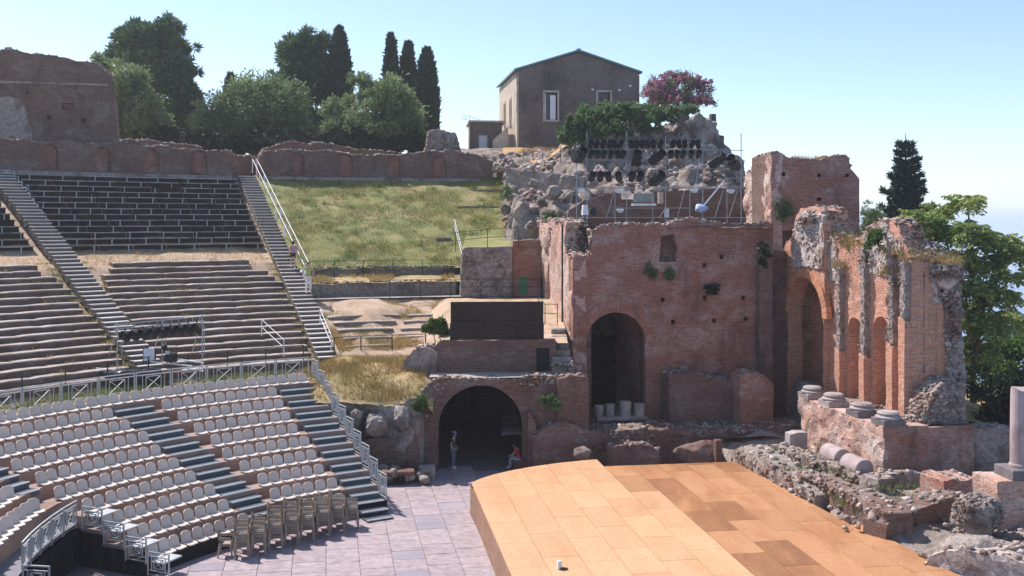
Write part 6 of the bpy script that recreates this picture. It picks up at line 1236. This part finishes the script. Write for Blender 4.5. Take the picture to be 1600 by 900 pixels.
for u, v, w, h, D, m, lab in ((1017, 422, 10, 13, 53.6, L_IVY, 'dark caper plant hanging on the brick front, the larger one'), (1046, 430, 6, 8, 53.7, L_IVY, 'small caper plant on the brick front right of the larger one'), (1112, 452, 9, 8, 53.9, L_DARK, 'dark wall plant on the right half of the brick front'), (860, 628, 13, 12, 48.8, L_IVY, 'leafy plant rooted in the wall right of the passage'), (1224, 330, 13, 16, 56.9, L_IVY, 'dark green plant on the face of the brick tower'), (655, 630, 10, 10, 48.2, L_SHRUB, 'bright yellow green plant on the edge of the grassy bank'), (1368, 375, 13, 20, 46.2, L_SHRUB, 'green caper bush in the rubble top of the arched wall'), (790, 300, 9, 14, 67, L_IVY, 'dark green plant on the rocks at the grass corner'), (862, 342, 10, 7, 62, L_SHRUB, 'small light green bush at the roof edge of the building'), (1195, 400, 8, 18, 53.2, L_DARK, 'dark creeper in the corner of building and arched wall')):
    c = Q(u, v, D); P, U = clump_pts([(c, (w*D/1600, .2 if w < 12 and D > 53 else w*D/2400, h*D/1600))], 420+w*40, 12, .4, -1); o = leaves('wall_plant', P, .13, m, None, .55, U); tag(o, lab, 'plant', 'plants rooted in the walls')
# ---- grass
def scatter_polar(n, r0, r1, t0, t1, zf, thr=None, seed=0, sc=.5):
    r = np.sqrt(RNG.uniform(r0*r0, r1*r1, n)); t = RNG.uniform(t0, t1, n); P = PLn(r, t, zf(r))
    if thr is not None: P = P[fbm(P, seed, 3, sc) > thr]
    return P
tag(blades('meadow_grass', scatter_polar(48000, 37.6, 52, 2.8, 24, lambda r: 9.05+(r-37.4)*.423, -.25, 3), .11, .03, G_GREEN), 'short green grass on the big slope', 'grass', None, 'stuff')
tag(blades('straw_grass', scatter_polar(34000, 37.6, 51.6, 2.8, 24, lambda r: 9.05+(r-37.4)*.423, .0, 8), .11, .03, G_DRY), 'dry straw patches on the big slope', 'grass', None, 'stuff')
P = scatter_polar(60, 38, 51.5, 3, 23.6, lambda r: 9.05+(r-37.4)*.423); tufts('grass_tussocks', P, .34, .04, G_GREEN, 'taller green tussocks dotting the slope', 45, .22)
tag(blades('green_weeds', scatter_polar(9000, 28.4, 33.0, 12, 24, lambda r: 4.5+(r-27.2)*.375, .1, 15), .25, .03, G_GREEN), 'green weeds among the overgrown tiers below the path', 'weeds', None, 'stuff')
tag(blades('dry_grass', np.concatenate([scatter_polar(6000, 35.9, 37.3, 9.6, 24, lambda r: 8.25+(r-35.6)*.2, -.2, 4), scatter_polar(22000, 28.6, 34.2, 10, 24, lambda r: 4.5+(r-27.2)*.375, -.2, 5)]), .22, .03, G_DRY), 'dry grass on the small terraces around the path', 'grass', None, 'stuff')
xx = RNG.uniform(-10.8, -4.2, 14000); yy = RNG.uniform(48.5, 54, 14000); P = np.stack([xx, yy, HZ(xx, yy)-.04], 1); k = fbm(P, 6, 3, .7) > -.75
tag(blades('golden_grass', P[k], .30, .035, G_GOLD), 'tall golden dry grass on the bank left of the passage', 'grass', None, 'stuff')
P = P[::3]; P = P[(fbm(P, 16, 3, .6) > .1)]; tag(blades('green_grass', P, .3, .035, G_GREEN), 'greener grass stems on the bank left of the passage', 'grass', None, 'stuff')
pts = [OF+av*s_+bv*b_ for s_, b_ in ((13.5, .3), (8.9, .3), (8.0, .4), (7.4, .5), (6.9, .3), (6.1, .2), (2.7, .1), (2.3, .3), (1.9, .9), (1.6, 1.5), (3.4, -.1), (7.8, -.1))]; zs = (10.2, 11.2, 11.0, 10.8, 10.7, 10.9, 10.6, 10.4, 10.3, 10.2, 9.7, 9.8)
P = [(p[0]+random.uniform(-.2, .2), p[1]+random.uniform(-.3, .3), z-.1) for p, z in zip(pts, zs) for _ in range(3)]; tufts('wall_grass', P, .55, .03, G_GOLD, 'dry grass tufts on top of the arched wall', 70, .28)
P = [fr_ for fr_ in [(14.6+i*.38+random.uniform(-.1, .1), 57.4+random.uniform(0, 1), 15.45) for i in range(12)]]; tufts('wall_grass', P, .3, .03, G_GOLD, 'dry grass fringe on top of the brick tower', 40, .2)
P = [(x, y, hz_at(x, y)) for x, y in ((random.uniform(1, 6), random.uniform(86, 91)) for _ in range(110))]; tufts('dry_weeds', P, .35, .04, surf('orange_straw', (.55, .34, .12), (.48, .28, .09), 2., bump=0), 'orange dry weeds below the house wall', 40, .3)
P = [(x, y, 1.5+random.uniform(0, .3)) for x, y in ((random.uniform(11, 16), random.uniform(36, 47)) for _ in range(70))]; tufts('ruin_weeds', P, .22, .03, G_GREEN, 'green weeds between the low ruin walls', 26, .16)
xx = RNG.uniform(.8, 5, 3000); yy = RNG.uniform(84, 91, 3000); P = np.stack([xx, yy, hz_many(xx, yy)], 1); tag(blades('dry_turf_grass', P, .2, .04, G_DRY), 'dry orange grass in front of the house', 'grass', None, 'stuff')
P = [PL(26.9+random.uniform(0, 1.2), random.uniform(30, 72), 4.1) for _ in range(160)]; tufts('verge_grass', P, .35, .04, G_GREEN, 'green weeds behind the top railing of the grandstand', 36, .3)

# ================================================================ PEOPLE
SKIN = surf('skin', (.50, .30, .21), (.54, .33, .24), 6., rough=.6, bump=0); HAIR = surf('dark_hair', (.03, .02, .016), (.045, .03, .024), 9., rough=.7, bump=.3)
def cloth(nm, c): return surf(nm, c, tuple(x*.85 for x in c), 9., rough=.9, bump=.3, bscale=14., bd=.02)
def skinned(name, J, E, mat, parent, M_, lev=2, root=0):
    me = bpy.data.meshes.new(name); ks = list(J); ix = {k: i for i, k in enumerate(ks)}; me.from_pydata([J[k][0] for k in ks], [(ix[a], ix[b]) for a, b in E], []); o = bpy.data.objects.new(name, me); COL.objects.link(o)
    md = o.modifiers.new('skin', 'SKIN'); md.use_smooth_shade = True; sb = o.modifiers.new('sub', 'SUBSURF'); sb.levels = sb.render_levels = lev
    sk = me.skin_vertices[0].data if me.skin_vertices else None
    for k in ks: r = J[k][1]; r = r if isinstance(r, tuple) else (r, r); sk[ix[k]].radius = r; sk[ix[k]].use_root = (ix[k] == root)
    dg = bpy.context.evaluated_depsgraph_get(); m2 = bpy.data.meshes.new_from_object(o.evaluated_get(dg)); bpy.data.objects.remove(o); m2.materials.clear(); m2.materials.append(mat); m2.name = name
    return ob(name, m2, parent, M_)
def person(label, loc, rz, pose, top, bottom, H=1.72, short=False, sleeve=.5, cap=None, topn='shirt', botn='trousers'):
    M_ = at(loc, rz, (H/1.72,)*3); th = bpy.data.objects.new('person', None); link(th, None, M_); tag(th, label, 'person')
    V = Vector; P = {k: V(v) for k, v in pose.items()}
    J = {'pel': (P['pel'], (.13, .10)), 'wst': (P['pel'].lerp(P['chs'], .45), (.115, .09)), 'chs': (P['chs'], (.145, .10)), 'nek': (P['chs'].lerp(P['hed'], .55), .052), 'hed': (P['hed'], (.075, .09)), 'hdt': (P['hed']+V((0, 0, .13)), (.07, .085))}
    E = [('pel', 'wst'), ('wst', 'chs'), ('chs', 'nek'), ('nek', 'hed'), ('hed', 'hdt')]
    fw_ = V((0, 1, 0)); J['nos'] = (P['hed']+V((0, .10, .03)), .02); E.append(('hed', 'nos'))
    for s in 'lr':
        sg = -1 if s == 'l' else 1
        J['sh'+s] = (P['chs']+V((sg*.17, 0, .06)), .055); J['el'+s] = (P['el'+s], .040); J['wr'+s] = (P['wr'+s], .028); d = (P['wr'+s]-P['el'+s]).normalized(); pm = P['wr'+s]+d*.08; J['pm'+s] = (pm, (.036, .018)); E += [('chs', 'sh'+s), ('sh'+s, 'el'+s), ('el'+s, 'wr'+s), ('wr'+s, 'pm'+s)]
        sd = d.orthogonal().normalized()
        for i, (o_, l_) in enumerate(((-.03, .07), (-.01, .085), (.01, .08), (.03, .065))): J[f'f{i}{s}'] = (pm+sd*o_+d*l_, .009); E.append(('pm'+s, f'f{i}{s}'))
        J['th'+s] = (P['wr'+s]+d*.06+sd*.055, .011); E.append(('wr'+s, 'th'+s))
        J['hp'+s] = (P['pel']+V((sg*.09, 0, -.06)), .085); J['kn'+s] = (P['kn'+s], .056); J['an'+s] = (P['an'+s], .038); J['to'+s] = (P['an'+s]+(P['to'+s] if 'to'+s in P else V((0, .16, -.05))), (.04, .028)); E += [('pel', 'hp'+s), ('hp'+s, 'kn'+s), ('kn'+s, 'an'+s), ('an'+s, 'to'+s)]
    skinned('body', J, E, SKIN, th, M_)
    g = lambda k, f=1.0, a=.012: (J[k][0], tuple(x*f+a for x in J[k][1]) if isinstance(J[k][1], tuple) else J[k][1]*f+a)
    T = {'wst': g('wst', 1.08, .02), 'pel': (P['pel']+V((0, 0, .03)), (.15, .12)), 'chs': g('chs', 1.05, .015)}; ET = [('wst', 'pel'), ('wst', 'chs')]
    for s in 'lr': T['sh'+s] = g('sh'+s, 1.1, .012); e_ = P['chs'].lerp(P['chs'], 0); T['sl'+s] = (J['sh'+s][0].lerp(P['el'+s], sleeve), .055); ET += [('chs', 'sh'+s), ('sh'+s, 'sl'+s)]
    skinned(topn, T, ET, top, th, M_)
    B = {'pel': (P['pel'], (.145, .115))}; EB = []
    for s in 'lr':
        B['hp'+s] = (J['hp'+s][0], .10); EB.append(('pel', 'hp'+s))
        if short: B['k'+s] = (J['hp'+s][0].lerp(P['kn'+s], .55), .085); EB.append(('hp'+s, 'k'+s))
        else: B['kn'+s] = g('kn'+s, 1.0, .018); B['an'+s] = (P['an'+s]+V((0, 0, .03)), .06); EB += [('hp'+s, 'kn'+s), ('kn'+s, 'an'+s)]
    skinned(botn, B, EB, bottom, th, M_)
    Hh = {'a': (P['hed']+V((0, -.035, .05)), (.083, .095)), 'b': (P['hed']+V((0, -.01, .135)), (.08, .09)), 'c': (P['hed']+V((0, -.06, -.02)), (.06, .05))}
    skinned('hair', Hh, [('a', 'b'), ('a', 'c')], HAIR, th, M_)
    for s in 'lr': a = J['to'+s][0]; skinned('shoe', {'a': (J['an'+s][0]+V((0, -.02, -.03)), (.045, .04)), 'b': (a, (.048, .035))}, [('a', 'b')], WHITEP, th, M_)
    if cap: skinned('cap', {'a': (P['hed']+V((0, -.01, .12)), (.09, .10)), 'b': (P['hed']+V((0, .0, .17)), (.06, .07)), 'c': (P['hed']+V((0, .16, .11)), (.05, .012))}, [('a', 'b'), ('a', 'c')], cap, th, M_)
    return th
climb = dict(pel=(0, 0, .95), chs=(0, .04, 1.33), hed=(0, .07, 1.56), ell=(-.25, .0, 1.12), elr=(.25, -.02, 1.12), wrl=(-.27, .12, .92), wrr=(.26, .05, .88), knl=(-.10, .10, .55), knr=(.10, .02, .50), anl=(-.10, .04, .16), anr=(.10, -.10, .07))
stand = dict(pel=(0, 0, .95), chs=(0, 0, 1.33), hed=(0, .03, 1.56), ell=(-.36, -.04, 1.14), elr=(.36, -.04, 1.14), wrl=(-.20, .10, 1.0), wrr=(.20, .10, 1.0), knl=(-.11, .03, .50), knr=(.11, .03, .50), anl=(-.12, -.01, .08), anr=(.13, .0, .08))
sit = dict(pel=(0, -.05, .48), chs=(0, .08, .84), hed=(0, .2, 1.04), ell=(-.22, .22, .66), elr=(.22, .22, .66), wrl=(-.12, .42, .58), wrr=(.12, .42, .58), knl=(-.12, .38, .50), knr=(.12, .38, .50), anl=(-.12, .40, .08), anr=(.12, .40, .08))
rA = 37.9; p = PL(rA, 24.75, hz(rA)+.14); person('person in mauve top and black shorts climbing the long stairs', (p[0], p[1], p[2]), R(25), climb, cloth('mauve_cotton', (.42, .24, .36)), cloth('black_cotton', (.02, .02, .025)), 1.66, True, .4, topn='top', botn='shorts')
rB = 35.0; p = PL(rB, 24.35, hz(rB)+.14); person('person in lime green shirt and white trousers standing on the long stairs', (p[0], p[1], p[2]), R(205), stand, cloth('lime_cotton', (.36, .50, .14)), cloth('white_cotton', (.72, .70, .70)), 1.8, False, .6)
person('person in blue cap and pale trousers standing inside the passage, left', (-2.85, 49.7, 0), R(-100), stand, cloth('navy_cotton', (.04, .05, .09)), cloth('denim_cotton', (.16, .18, .24)), 1.72, False, .5, cloth('blue_cap', (.25, .38, .60)))
bx_ = thing('stone_block', (.35, 49.8, 0), 'low stone block used as a seat inside the passage', 'stone block'); mb = MB(); mb.box((.38, 49.75, .2), (.6, .7, .4), .1, bev=.03); mb.build('block', BR_DULL, bx_)
person('person in red top sitting bent forward inside the passage, right', (.32, 49.7, 0), R(70), sit, cloth('red_cotton', (.60, .05, .09)), cloth('pale_grey_cotton', (.42, .42, .45)), 1.72, False, .5)

# ================================================================ HAZY AIR
mb = MB(); mb.box((0, 0, -72.5), (88000, 88000, 221)); t = Nt('hazy_air'); nt_ = t.t; nt_.nodes.remove(t.b)
pv = nt_.nodes.new('ShaderNodeVolumePrincipled'); pv.inputs['Color'].default_value = (.95, .97, 1, 1); pv.inputs['Density'].default_value = .0004; pv.inputs['Anisotropy'].default_value = .5
nt_.links.new(pv.outputs[0], nt_.nodes['Material Output'].inputs['Volume'])
o = mb.local('haze', t.m); o['kind'] = 'stuff'
